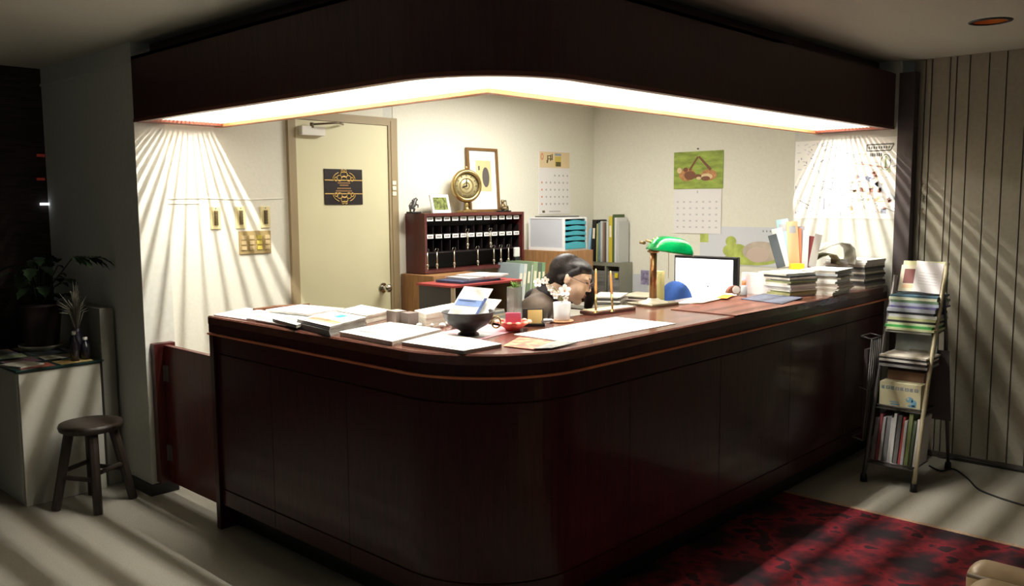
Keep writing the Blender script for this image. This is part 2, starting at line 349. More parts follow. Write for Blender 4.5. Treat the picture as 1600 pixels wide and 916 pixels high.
# ================================================================ loose things
ORD = ['bottom', 'second', 'third', 'fourth', 'fifth', 'sixth', 'seventh', 'eighth', 'ninth', 'tenth', 'eleventh', 'twelfth', 'thirteenth', 'fourteenth', 'fifteenth', 'sixteenth', 'seventeenth', 'eighteenth']
def sheet(name, pts, z, th, mats, label, cat, group=None, marks=None, kind=None, edge=None):
    """a flat sheet or block whose footprint is the quad pts (x, y)"""
    b = MB(); n = len(pts); P = [Vector((p[0], p[1])) for p in pts]
    vs = [(p.x, p.y, z) for p in P] + [(p.x, p.y, z + th) for p in P]
    b.add(vs, [tuple(range(n))[::-1]] + [(i, (i + 1) % n, n + (i + 1) % n, n + i) for i in range(n)], 1 if edge else 0)
    b.add(vs, [tuple(range(n, 2 * n))], 0)
    mm = [mats, edge] if edge else [mats]
    def at(u, v): q = P[0] * (1 - u) * (1 - v) + P[1] * u * (1 - v) + P[2] * u * v + P[3] * (1 - u) * v; return (q.x, q.y, z + th + .0006)
    for (u0, u1, v0, v1, mt) in (marks or []):
        if mt not in mm: mm.append(mt)
        b.add([at(u0, v0), at(u1, v0), at(u1, v1), at(u0, v1)], [(0, 1, 2, 3)], mm.index(mt))
    return tag(b.build(name, mm), label, cat, group, kind)
def quad_px(pp, z): return [PZ(x, y, z).xy for x, y in pp]
def block(name, c, rz, l, w_, z, th, m, label, cat, group=None, marks=None, kind=None, edge=None):
    R = Matrix.Rotation(rz, 2); c = Vector(c)
    return sheet(name, [c + R @ Vector(q) for q in ((-l / 2, -w_ / 2), (l / 2, -w_ / 2), (l / 2, w_ / 2), (-l / 2, w_ / 2))], z, th, m, label, cat, group, marks, kind, edge)
def textlines(n=5, m=None, u0=.12, u1=.85, v0=.2, v1=.8, seed=1):
    rr = random.Random(seed); out = []
    for k in range(n):
        v = v0 + (v1 - v0) * k / max(1, n - 1); out.append((u0, u0 + (u1 - u0) * rr.uniform(.5, 1), v, v + .03, m))
    return out
INK = mat('faint_ink', (176, 176, 180), .8)

# ---- left wing of the counter top
LV = [
 ('leaflet', [(334, 493), (400, 503), (446, 492), (385, 482)], .004, WHITE, 'white leaflet lying at the far left end of the counter', 'leaflet', textlines(4, INK, seed=1)),
 ('leaflet', [(385, 499), (447, 510), (480, 497), (428, 487)], .006, WHITE, 'white leaflet beside the far left leaflet, partly under the grey magazine pile', 'leaflet', textlines(3, INK, seed=2)),
 ('folder', [(395, 486), (424, 484), (484, 478), (430, 481)], .012, cm((120, 78, 50)), 'thin brown folder at the back edge of the counter left end', 'folder', None),
 ('paper_sheet', [(415, 487), (480, 494), (540, 485), (470, 479)], .010, WHITE, 'large white sheet covering the brown folder at the back', 'paper', textlines(4, INK, seed=3)),
]
z = ZT
for i, (nm, pp, th, m, lab, cat, mk) in enumerate(LV):
    if i == 2: zz = ZT + .001
    elif i == 3: zz = ZT + .0135
    elif i == 1: zz = ZT + .0045
    else: zz = ZT + .0002
    sheet(nm, quad_px(pp, zz), zz, th, m, lab, cat, None, [q for q in (mk or [])])
def pile_px(name, pp, z, th, n, top, cols, lab, cat, grp, mk=None):
    """n separate magazines filling the height th"""
    base = quad_px(pp, z); rr = random.Random(lab); t = th / n
    for k in range(n):
        j = Vector((rr.uniform(-.003, .003), rr.uniform(-.003, .003)))
        m = top if k == n - 1 else cols[k % len(cols)]
        word = 'top' if k == n - 1 else ORD[k]
        sheet(name, [p + j for p in base], z + k * t, t * .94, m, lab % (word + ('' if k in (0, n - 1) else ' from bottom')), cat, grp, mk if k == n - 1 else None, edge=(PAPEREDGE2 if cols is GREYS else PAPEREDGE))
GREYS = [GREYP, cm((130, 130, 126)), GREYP, cm((150, 146, 140))]
CREAMS = [WHITE2, cm((200, 196, 160)), WHITE, cm((178, 180, 150))]
pile_px('magazine', [(426, 503), (463, 513), (492, 505), (452, 497)], ZT + .0115, .014, 2, WHITE, GREYS, '%s magazine of low grey pile left of the pictured magazine pile', 'magazine', 'low grey pile of magazines', textlines(3, INK))
pile_px('magazine', [(464, 513), (515, 526), (572, 510), (520, 500)], ZT + .0005, .040, 5, WHITE, GREYS, '%s magazine in the grey pile with an orange and teal picture on top', 'magazine', 'grey pile of magazines', [(.12, .62, .12, .42, cm((222, 170, 140))), (.6, .95, .16, .36, cm((214, 206, 130))), (.42, .62, .6, .86, cm((60, 178, 186))), (.1, .4, .6, .7, INK)])
pile_px('brochure', [(526, 498), (572, 506), (611, 497), (564, 488)], ZT + .001, .036, 4, WHITE, [WHITE, cm((206, 210, 220))], '%s brochure in the bluish white pile behind the grey pile', 'brochure', 'bluish white pile of brochures', textlines(3, INK))
pile_px('magazine', [(531, 525), (613, 541), (690, 521), (612, 509)], ZT + .0005, .018, 3, WHITE, CREAMS, '%s magazine in the flat greenish-edged pile at the counter bend', 'magazine', 'flat pile at the counter bend', textlines(3, INK))
sheet('large_booklet', quad_px([(628, 540), (724, 554), (784, 543), (690, 524)], ZT + .0005), ZT + .0005, .013, WHITE, 'large white booklet nearest the rounded front edge of the counter', 'booklet', None, [(.55, .8, .1, .16, INK), (.3, .5, .4, .44, INK)], edge=PAPEREDGE2)
# grey boxes and paper reams behind
t = PZ(608, 513, ZT); c0 = PZ(626, 515, ZT).xy
block('carton', PZ(620, 509, ZT).xy, -.1, .055, .07, ZT, .065, cm((142, 126, 118)), 'small grey-brown carton, left of the two beside the cream ream', 'carton', None, [(.1, .9, .1, .9, WHITE2)])
block('carton', PZ(640, 511, ZT).xy, -.1, .05, .06, ZT, .062, cm((120, 106, 100)), 'small grey-brown carton, right of the two beside the cream ream', 'carton')
pile_px('paper_ream', [(646, 507), (665, 514), (742, 499), (706, 494)], ZT + .0005, .062, 3, WHITE, CREAMS, '%s cream ream of paper stacked behind the black bowl', 'paper', 'cream reams behind the bowl')
for k in range(7):
    q = PZ(655 + k * 9, 512 - (k % 2) * 3, ZT)
    o = MB().ball((q.x, q.y, ZT + .010), (.015, .012, .010)).build('crumpled_tissue', WHITE); o.data.transform(Matrix.Rotation(k * .7, 4, 'Z'))
    tag(o, 'small white crumpled tissue pack between the cream reams and black bowl', 'tissue', 'tissue packs left of the bowl')
sheet('paper_sheet', quad_px([(690, 520), (745, 533), (812, 516), (760, 507)], ZT + .0004), ZT + .0004, .002, cm((226, 176, 186)), 'pink sheet of paper lying under the black bowl', 'paper', None, [(.1, .9, .1, .45, WHITE)])

# ---- black footed bowl with a brochure
bc = PZ(732, 525, ZT); bc.z = ZT
bl = thing('footed_bowl', (bc.x, bc.y, ZT + .0026), 'black footed bowl with brass side ring standing on the pink sheet', 'bowl')
MB().lathe([(r_q * .86, z_q * .86) for r_q, z_q in [(.0, .0), (.05, 0), (.048, .01), (.036, .018), (.05, .028), (.088, .05), (.110, .08), (.118, .104), (.122, .107), (.12, .112), (.112, .108), (.104, .082), (.08, .05), (.03, .03), (0, .028)]], (bc.x, bc.y, ZT + .0026), 40).build('bowl', mat('black_bronze', (36, 32, 31), .38, metal=.3, noise=.3, nscale=40), bl)
rt = Vector((.684, -.73, 0)); hp = Vector((bc.x, bc.y, ZT + .073)) + rt * .105
b = MB(); pts = [hp + rt * (.004 + .018 * math.sin(a)) + Vector((0, 0, -.02 + .022 * math.cos(a))) for a in [math.pi * 2 * k / 16 for k in range(17)]]
b.tube(pts, .0032).build('ring_handle', GOLD, bl)
bp = PZ(742, 500, ZT)
fwd = Vector((.73, .684, 0))
def leaning(name, base, wv, hv, w_, h_, th, mats, label, cat, marks=None, group=None):
    """rectangle standing/leaning: base corner centre, unit width and height vectors"""
    wv = Vector(wv).normalized(); hv = Vector(hv).normalized(); nv = wv.cross(hv).normalized(); base = Vector(base)
    M = Matrix((( wv.x, nv.x, hv.x, base.x), (wv.y, nv.y, hv.y, base.y), (wv.z, nv.z, hv.z, base.z), (0, 0, 0, 1)))
    b = MB().box(-w_ / 2, w_ / 2, 0, th, 0, h_, 0, M); mm = [mats]
    for (u0, u1, v0, v1, mt) in (marks or []):
        if mt not in mm: mm.append(mt)
        for yy in (-.0006, th + .0006):
            b.add([((u0 - .5) * w_, yy, v0 * h_), ((u1 - .5) * w_, yy, v0 * h_), ((u1 - .5) * w_, yy, v1 * h_), ((u0 - .5) * w_, yy, v1 * h_)], [(0, 1, 2, 3)], mm.index(mt), M)
    return tag(b.build(name, mm), label, cat, group)
BLUEP = cm((120, 150, 205))
leaning('brochure', Vector((bc.x, bc.y, ZT + .060)) + rt * (-.035) , rt + Vector((0, 0, -.1)), rt * .42 + fwd * .5 + Vector((0, 0, .68)), .115, .165, .006, WHITE, 'white brochure with a blue band, tilted front one in the black bowl', 'brochure', [(.05, .95, .42, .62, BLUEP), (.1, .7, .55, .6, cm((70, 90, 150))), (.9, 1.0, .0, .7, cm((60, 84, 140)))])
leaning('brochure', Vector((bc.x, bc.y, ZT + .056)) + rt * .01 + fwd * .02, rt + Vector((0, 0, -.1)), rt * .45 + fwd * .5 + Vector((0, 0, .5)), .10, .13, .004, WHITE, 'plain white brochure, back one leaning in the black bowl', 'brochure')

# ---- coral scalloped dish with pink cards and slim vase
dc = PZ(802, 517, ZT)
dd = thing('scalloped_dish', (dc.x, dc.y, ZT + .0026), 'coral red dish with pale scalloped rim beside the black bowl', 'dish')
b = MB(); n = 48
prof = [(.0, .004), (.03, 0), (.032, .006), (.05, .02), (.066, .034), (.070, .037), (.066, .038), (.045, .022), (.0, .01)]
b.lathe(prof, (dc.x, dc.y, ZT + .0026), 48, wave=(.05, 12, .06)).build('dish', mat('coral', (206, 84, 72), .4), dd)
b = MB()
for k in range(12):
    g_ = 2 * math.pi * k / 12; b.ball((dc.x + .068 * math.cos(g_), dc.y + .068 * math.sin(g_), ZT + .039), (.011, .011, .005))
b.build('scalloped_rim', mat('peach', (236, 176, 146), .4), dd)
leaning('card_pack', Vector((dc.x, dc.y, ZT + .018)) - fwd * .01, rt, (0, 0, 1), .062, .058, .016, mat('pink_card', (214, 106, 140), .5), 'pack of bright pink cards standing in the coral dish', 'card')
vc = Vector((dc.x, dc.y, 0)) + fwd * .10 + rt * .006; vz = ZT
vs_ = thing('tube_vase', (vc.x, vc.y, vz), 'slim tall clear square vase with a green spray behind the pink cards', 'vase')
b = MB()
for sx, sy in ((-1, 0), (1, 0), (0, -1), (0, 1)):
    cx_, cy_ = sx * .021, sy * .021
    b.box(vc.x + cx_ - (.0015 if sx else .0225), vc.x + cx_ + (.0015 if sx else .0225), vc.y + cy_ - (.0015 if sy else .0195), vc.y + cy_ + (.0015 if sy else .0195), vz, vz + .17)
b.box(vc.x - .019, vc.x + .019, vc.y - .019, vc.y + .019, vz, vz + .008).build('vase', mat('clear_acrylic', (225, 232, 228), .08, trans=.85), vs_)
MB().box(vc.x - .017, vc.x + .004, vc.y - .012, vc.y + .014, vz + .009, vz + .165).build('card_strip', cm((150, 128, 84)), vs_)
b = MB()
for k in range(26):
    a = random.uniform(0, 6.28); r = random.uniform(.008, .034)
    p0 = Vector((vc.x, vc.y, vz + .15)); p1 = p0 + Vector((r * math.cos(a), r * math.sin(a), random.uniform(.015, .045)))
    b.tube([p0, (p0 + p1) / 2 + Vector((0, 0, .012)), p1], [.001, .0025, .0008], n=5)
b.build('leaf_spray', mat('leaf_green', (130, 176, 84), .6), vs_)
b = MB().tube([(vc.x + .01, vc.y, vz + .01), (vc.x + .012, vc.y - .004, vz + .1), (vc.x + .006, vc.y, vz + .17)], .0025); b.build('red_stem', cm((190, 70, 60)), vs_)
for k, (px, py) in enumerate(((806, 424), )):
    pass
# ---- yellow framed card, loose white things, cup with orchid
q = PZ(833, 510, ZT)
yf = thing('card_holder', (q.x, q.y, ZT + .001), 'small dark frame holding a yellow card beside the white cup', 'card holder')
def box_on(c, wv, w_, dpt, z0, z1, name, m, parent=None, bevel=0):
    wv = Vector(wv).normalized(); nv = Vector((0, 0, 1)).cross(wv); M = Matrix(((wv.x, nv.x, 0, c[0]), (wv.y, nv.y, 0, c[1]), (0, 0, 1, 0), (0, 0, 0, 1)))
    return MB().box(-w_ / 2, w_ / 2, -dpt / 2, dpt / 2, z0, z1, 0, M).build(name, m, parent, bevel=bevel)
box_on(q, rt, .10, .03, ZT + .001, ZT + .012, 'base', BLACK, yf, .002)
box_on(q, rt + fwd * .15, .088, .006, ZT + .012, ZT + .075, 'backing', DARK, yf)
box_on(q - fwd * .006 + rt * .008, rt + fwd * .15, .062, .003, ZT + .013, ZT + .070, 'yellow_card', mat('yellow_card', (236, 206, 130), .6), yf)
for k, (x, y, a) in enumerate(((853, 502, .2), (858, 505, .9), (852, 509, -.3))):
    q = PZ(x, y, ZT); block('eyeglass_wipe', q.xy, a, .05, .03, ZT + .001 + k * .008, .007, [WHITE, cm((206, 206, 210)), cm((120, 118, 120))][k], ['small white packet left of the cup, lowest of three', 'small light grey packet left of the cup, middle of three', 'small dark grey packet left of the cup, top of three'][k], 'packet', 'packets left of the cup')
q = PZ(878, 503, ZT)
co = tag(MB().lathe([(0, 0), (.05, 0), (.053, .003), (.05, .007), (0, .007)], (q.x, q.y, ZT + .0005), 32).build('coaster', mat('coaster_wood', (196, 140, 98), .5, noise=.2, nscale=30)), 'round pale wooden coaster under the white cup', 'coaster')
cu = thing('white_cup', (q.x, q.y, ZT + .008), 'plain white handleless cup holding a white orchid', 'cup')
z0 = ZT + .008
MB().lathe([(0, 0), (.033, 0), (.036, .006), (.039, .075), (.0385, .078), (.036, .075), (.032, .012), (0, .01)], (q.x, q.y, z0), 32).build('cup', mat('porcelain', (232, 234, 236), .2, coat=.4), cu)
orc = thing('orchid', (q.x, q.y, z0 + .012), 'artificial white orchid spray arching left out of the white cup', 'flower')
b = MB(); base = Vector((q.x, q.y, z0 + .012)); top = base + Vector((0, 0, .075))
s1 = [base, top, top - rt * .03 + Vector((0, 0, .05)), top - rt * .075 + Vector((0, 0, .085)), top - rt * .105 + Vector((0, 0, .075))]
s2 = [base, top, top + rt * .004 + Vector((0, 0, .025)), top + rt * .012 + Vector((0, 0, .04))]
b.tube(s1, .0022, n=6).tube(s2, .0022, n=6).tube([top, top - rt * .04 + Vector((0, 0, .02)), top - rt * .05 + Vector((0, 0, .045))], .002, n=6)
b.build('stem', mat('stem_green', (128, 138, 84), .6), orc)
PET = mat('petal_white', (250, 244, 234), .6); PETP = mat('petal_heart', (224, 150, 130), .6)
def blossom(c, s, nm='blossom'):
    b = MB(); face = (-fwd + Vector((0, 0, .3))).normalized(); qx = face.to_track_quat('Z', 'Y').to_matrix().to_4x4()
    M = Matrix.Translation(c) @ qx
    for k in range(5):
        a = k * 2 * math.pi / 5 + .3; Mk = M @ Matrix.Rotation(a, 4, 'Z') @ Matrix.Rotation(-.35, 4, 'Y')
        b.ball((s * .62, 0, 0), (s * .55, s * .42, s * .09), 0, Mk, 10, 6)
    b.ball((0, 0, s * .15), s * .2, 1, M, 8, 6); b.build(nm, [PET, PETP], orc)
for c, s in ((s1[4], .019), (s1[3] + rt * .002, .017), (top - rt * .052 + Vector((0, 0, .052)), .014), (top - rt * .04 + Vector((0, 0, .034)), .013), (top - rt * .028 + Vector((0, 0, .016)), .012), (top - rt * .016 + Vector((0, 0, .03)), .011), (s2[3], .026), (top + rt * .016 + Vector((0, 0, .006)), .013)): blossom(Vector(c), s)

# ---- pen stand
p0, p1 = PZ(915, 494, ZT), PZ(986, 485, ZT); pc = (p0 + p1) / 2 + fwd * .03; wv = (p1 - p0).normalized(); nvv = Vector((0, 0, 1)).cross(wv)
ps = thing('pen_stand', (pc.x, pc.y, ZT), 'desk pen stand with brass plate and two upright orange pens in front of the clerk', 'pen stand')
L = (p1 - p0).length * .93
box_on(pc, wv, L, .095, ZT, ZT + .017, 'base', mat('pen_base', (92, 60, 50), .4), ps, .004)
box_on(pc, wv, L - .02, .078, ZT + .017, ZT + .021, 'top_plate', mat('cream_plate', (246, 236, 200), .3), ps, .001)
for k, (px, py, tx, ty) in enumerate(((931, 489, 931, 420), (957, 487, 954, 423))):
    a = PZ(px, py, ZT + .021); r = (a - CAM).length; e = CAM + ray(tx, ty) * ((a - CAM).dot(RW.col[2]) / FPX)
    e = Vector((a.x + (e - a).x, a.y + (e - a).y, e.z))
    mid = a.lerp(e, .42)
    MB().lathe([(.011, 0), (.008, .006), (.004, .012)], a, 16).cone(a + Vector((0, 0, .01)), mid, .0045, .006, 10).build('pen_socket', GOLD, ps)
    MB().tube([mid, mid.lerp(e, .2), mid.lerp(e, .8), e], [.0058, .0062, .005, .0025], 10).build('pen', mat('pen_orange', (222, 160, 92), .35), ps)

# ---- large sheets in front
sheet('paper_sheet', quad_px([(803, 523), (893, 536), (1056, 506), (962, 496)], ZT + .0006), ZT + .0006, .0015, WHITE, 'very large white sheet lying across the counter in front of the pen stand', 'paper', None, textlines(5, INK, .1, .6, .2, .8, 5))
FIRE = bpy.data.materials.new('flyer_print'); FIRE.use_nodes = True; nt = FIRE.node_tree; tc = nt.nodes.new('ShaderNodeTexCoord'); nz = nt.nodes.new('ShaderNodeTexNoise'); rp = nt.nodes.new('ShaderNodeValToRGB')
nt.links.new(tc.outputs['Object'], nz.inputs[0]); nz.inputs['Scale'].default_value = 22; nt.links.new(nz.outputs[0], rp.inputs[0]); nt.links.new(rp.outputs[0], nt.nodes['Principled BSDF'].inputs[0])
for i, (p_, c_) in enumerate(((.3, (110, 40, 26)), (.5, (206, 96, 50)), (.65, (236, 190, 110)))):
    e_ = rp.color_ramp.elements[i] if i < 2 else rp.color_ramp.elements.new(p_); e_.position = p_; e_.color = (*s2l(c_), 1)
sheet('flyer', quad_px([(786, 541), (836, 547), (872, 535), (812, 527)], ZT + .0026), ZT + .0026, .0015, FIRE, 'glossy red and orange flyer at the rounded counter edge', 'flyer')
sheet('leaflet', quad_px([(834, 546), (862, 545), (902, 536), (868, 534)], ZT + .0046), ZT + .0046, .003, mat('grey_gloss', (140, 142, 138), .3, noise=.5, nscale=50), 'small crinkled grey leaflet overhanging near the orange flyer', 'leaflet')

# ---- banker's lamp
lb = [PZ(985, 479, ZT), PZ(1030, 486, ZT), PZ(1056, 477, ZT), PZ(1011, 465, ZT)]
lc = (lb[0] + lb[1] + lb[2] + lb[3]) / 4; lc.z = ZT
bk = thing('banker_lamp', tuple(lc), 'brass banker desk lamp with a bright green shade standing on the counter', 'desk lamp')
BR = mat('lamp_brass', (176, 150, 104), .3, metal=.8)
Mx = Matrix.Translation(lc) @ Matrix.Rotation(math.radians(-8), 4, 'Z')
MB().box(-.10, .10, -.085, .085, 0, .014, 0, Mx).build('base', mat('lamp_base', (150, 138, 112), .35, metal=.5), bk, bevel=.004)
MB().lathe([(.075, .014), (.06, .02), (.035, .026), (.028, .034), (.0, .036)], lc, 4 * 8).build('base_dome', mat('lamp_white_brass', (216, 208, 186), .3, metal=.5), bk)
pz0 = lc + Vector((0, 0, .034)); pz1 = lc + Vector((0, 0, .262))
MB().cone(pz0, pz1, .019, .017, 20).lathe([(.019, .262), (.03, .268), (.034, .274), (.012, .282)], lc, 20).build('pole', mat('pole_copper', (160, 116, 76), .3, metal=.7), bk)
lx = Vector((.80, -.60, 0)); sc = lc + lx * .085 + Vector((0, 0, .262))
ly = Vector((0, 0, 1)).cross(lx)
M = Matrix(((lx.x, ly.x, 0, sc.x), (lx.y, ly.y, 0, sc.y), (0, 0, 1, sc.z), (0, 0, 0, 1))) @ Matrix.Rotation(math.radians(9), 4, 'Y')
b = MB(); nu, nv = 40, 12; vs = []
for sh in (1.0, .955):
    for j in range(nv + 1):
        ph = (math.pi / 2) * j / nv
        for i in range(nu):
            a = 2 * math.pi * i / nu; ex = .62
            cxx = math.copysign(abs(math.cos(a)) ** ex, math.cos(a)); syy = math.copysign(abs(math.sin(a)) ** ex, math.sin(a))
            cr = math.cos(ph) ** .7 if j < nv else 0
            vs.append((.118 * sh * cxx * cr, .078 * sh * syy * cr, .082 * sh * math.sin(ph)))
N1 = (nv + 1) * nu; fs = []
for q in (0, N1):
    fs += [(q + j * nu + i, q + j * nu + (i + 1) % nu, q + (j + 1) * nu + (i + 1) % nu, q + (j + 1) * nu + i) for j in range(nv) for i in range(nu)]
fs += [(i, (i + 1) % nu, N1 + (i + 1) % nu, N1 + i) for i in range(nu)]
GS = mat('green_glass', (0, 158, 84), .15, coat=1, spec=.6)
b.add(vs, fs, 0, M, True).build('lamp_shade', GS, bk)
MB().tube([M @ Vector((-.135, 0, .045)), M @ Vector((-.11, 0, .04)), M @ Vector((-.08, 0, .05))], .006).cone(M @ Vector((-.15, -.03, .03)), M @ Vector((-.15, .03, .03)), .008).build('shade_bracket', BR, bk)
MB().cone(lc + Vector((0, 0, .28)), lc + Vector((0, 0, .325)), .004).ball(lc + Vector((0, 0, .33)), .007).ball(lc + Vector((.012, -.012, .337)), .006).tube([lc + Vector((0, 0, .318)), lc + Vector((.012, -.012, .337))], .003).build('finial', BR, bk)
b = MB(); cpt = M @ Vector((-.02, -.04, 0)); b.tube([cpt, cpt - Vector((0, 0, .1)), cpt - Vector((0, 0, .13))], .0012, 6)
for k in range(14): b.ball(cpt - Vector((0, 0, .01 + k * .008)), .0022, 0, None, 6, 4)
b.build('pull_chain', BR, bk)

# ---- mats, folders, small things on the right wing
sheet('desk_mat', quad_px([(1048, 484), (1150, 494), (1262, 473), (1135, 463)], ZT + .0006), ZT + .0006, .003, mat('mat_brown', (118, 66, 50), .35, noise=.1, nscale=30), 'dark brown leather desk mat lying on the counter right of the lamp', 'desk mat')
sheet('folder', quad_px([(1158, 468), (1222, 476), (1255, 466), (1192, 460)], ZT + .004), ZT + .004, .004, cm((86, 92, 112)), 'flat blue-grey folder lying on the counter before the magazine piles', 'folder')
sheet('paper_sheet', quad_px([(1056, 476), (1082, 475), (1126, 466), (1100, 462)], ZT + .001), ZT + .001, .006, WHITE, 'white papers at the inner counter edge right of the lamp', 'paper', None, textlines(3, INK, seed=9))
sheet('paper_sheet', quad_px([(1080, 474), (1098, 474), (1152, 462), (1134, 459)], ZT + .0075), ZT + .0075, .004, WHITE2, 'cream sheet lying on the white papers right of the lamp', 'paper')
sheet('note', quad_px([(1120, 466), (1136, 467), (1146, 462), (1130, 461)], ZT + .012), ZT + .012, .002, cm((232, 140, 44)), 'small orange note beside the tape dispenser', 'note')
q = PZ(1148, 461, ZT); td = thing('tape_dispenser', (q.x, q.y, ZT + .012), 'small brown rounded tape dispenser at the inner counter edge', 'tape dispenser')
Mq = Matrix.Translation((q.x, q.y, ZT + .0))
MB().add([(.05 * math.cos(math.pi * k / 12) * s, (.014 if f else -.014), .012 + .04 * math.sin(math.pi * k / 12) * s) for f in (0, 1) for s in (1,) for k in range(13)], [tuple(range(13)), tuple(range(13, 26))[::-1]] + [(k, k + 1, 14 + k, 13 + k) for k in range(12)] + [(0, 12, 25, 13)], 0, Mq @ Matrix.Rotation(-.6, 4, 'Z')).build('body', cm((126, 76, 56)), td)
MB().cone(Mq @ Vector((-.012, -.016, .03)), Mq @ Vector((.012, .016, .03)), .022).build('roll', WHITE, td)
q = PZ(1162, 462, ZT); gb = thing('glue_bottle', (q.x, q.y, ZT), 'small clear bottle with brown collar and pink cap behind the dispenser', 'bottle')
MB().lathe([(0, 0), (.017, 0), (.019, .01), (.018, .05), (.010, .062), (0, .062)], (q.x, q.y, ZT), 20).build('body', mat('bottle_clear', (206, 212, 216), .15, trans=.3), gb)
MB().lathe([(.0125, .058), (.0125, .082), (.011, .082)], (q.x, q.y, ZT), 20).build('collar', cm((176, 110, 60)), gb); MB().lathe([(.011, .080), (.010, .098), (0, .10)], (q.x, q.y, ZT), 20).build('cap', cm((236, 170, 190)), gb)
q = PZ(1186, 459, ZT)
leaning('carton', (q.x, q.y, ZT + .0002), (0.1, -1, 0), (0, 0, 1), .17, .118, .05, mat('carton_white', (238, 234, 234), .6), 'white carton standing between the monitor and the magazine piles', 'carton', [(.15, .3, .2, .9, cm((238, 224, 226)))])

# ---- magazine piles at the wall end of the counter
SPINES = [cm(c) for c in ((206, 206, 190), (150, 156, 110), (236, 234, 226), (176, 172, 120), (70, 70, 72), (214, 196, 190), (188, 196, 200), (98, 104, 84), (228, 222, 208), (130, 128, 126))]
def mag_pile(c, rz, l, w_, z, items, jit, lab, grp, name='magazine', cat='magazine', seed=3):
    rr = random.Random(seed); zz = z
    for k, (th, col) in enumerate(items):
        word = 'top' if k == len(items) - 1 else (ORD[k] + ('' if k == 0 else ' from bottom'))
        cc = Vector(c) + Vector((rr.uniform(-jit, jit), rr.uniform(-jit, jit)))
        block(name, cc, rz + rr.uniform(-jit * 4, jit * 4), l * rr.uniform(.93, 1), w_ * rr.uniform(.93, 1), zz, th - .0008, col, lab % word, cat, grp, edge=col if k % 3 else PAPEREDGE); zz += th
    return zz
q = PZ(1236, 460, ZT); zA = mag_pile((q.x, q.y), -.25, .30, .21, ZT + .0002, [(.010, SPINES[7]), (.012, SPINES[3]), (.008, SPINES[1]), (.008, SPINES[4]), (.016, SPINES[2]), (.012, SPINES[2]), (.010, SPINES[3]), (.009, SPINES[1]), (.009, SPINES[6]), (.010, SPINES[8]), (.012, SPINES[4]), (.008, SPINES[0]), (.004, WHITE)], .008, '%s magazine in the left neat pile under the pamphlet holder', 'left pile of magazines', seed=5)
q2 = PZ(1312, 461, ZT); zB = mag_pile((q2.x + .05, q2.y + .10), .1, .28, .21, ZT + .0002, [(.014, WHITE), (.006, WHITE), (.010, SPINES[8]), (.009, WHITE2), (.009, SPINES[8]), (.008, SPINES[5]), (.010, SPINES[9]), (.012, WHITE), (.012, WHITE), (.010, SPINES[0]), (.008, SPINES[0]), (.012, SPINES[6]), (.014, WHITE), (.006, WHITE)], .012, '%s magazine in the middle pale pile below the map', 'middle pile of magazines', seed=8)
q3 = Vector((5.27, 2.07)); zC = mag_pile((5.262, 2.075), 1.5, .26, .27, ZT + .0002, [(.014, c) for c in (SPINES[4], SPINES[9], SPINES[4], SPINES[4], SPINES[9], SPINES[4], SPINES[4], SPINES[9], SPINES[4], SPINES[0], WHITE, WHITE)], .007, '%s newspaper in the tall shade-darkened pile at the wall end of the counter', 'tall shade-darkened pile of newspapers', name='newspaper', cat='newspaper', seed=11)  # dark spines put the shade over this pile into the paper colour
# curled newspaper
def curled(name, c, wdir, profile, wid, th, m, label, cat):
    wdir = Vector(wdir).normalized(); side = Vector((0, 0, 1)).cross(wdir); b = MB(); n = len(profile); vs = []
    for s in (-wid / 2, wid / 2):
        for off in (0, th):
            for (u, z) in profile: p = Vector(c) + wdir * u + side * s + Vector((0, 0, z + off)); vs.append(p)
    fs = []
    for k in range(n - 1): fs += [(k, k + 1, 2 * n + k + 1, 2 * n + k), (n + k, n + k + 1, 3 * n + k + 1, 3 * n + k), (k, k + 1, n + k + 1, n + k), (2 * n + k, 2 * n + k + 1, 3 * n + k + 1, 3 * n + k)]
    fs += [(0, n, 3 * n, 2 * n), (n - 1, 2 * n - 1, 4 * n - 1, 3 * n - 1)]
    return tag(b.add(vs, fs, 0, None, True).build(name, m), label, cat)
cp3 = Vector((5.03, 2.14, zB + .001)); crt = Vector((.684, -.73, 0))
curled('newspaper', cp3, crt, [(-.17, .0), (-.14, .04), (-.09, .08), (-.02, .115), (.04, .128), (.09, .122), (.12, .09), (.128, .04), (.12, .0)], .19, .006, mat('curl_grey', (190, 186, 172), .7), 'grey folded newspaper curled in an arch, topmost on the middle pile', 'newspaper')
curled('newspaper', cp3 + Vector((0, 0, .0005)) - crt * .03, crt, [(-.10, .0), (-.075, .025), (-.03, .05), (.02, .062), (.05, .055), (.07, .03), (.07, .0)], .15, .005, mat('curl_olive', (150, 146, 110), .7), 'smaller olive curled newspaper nested inside the grey arch', 'newspaper')
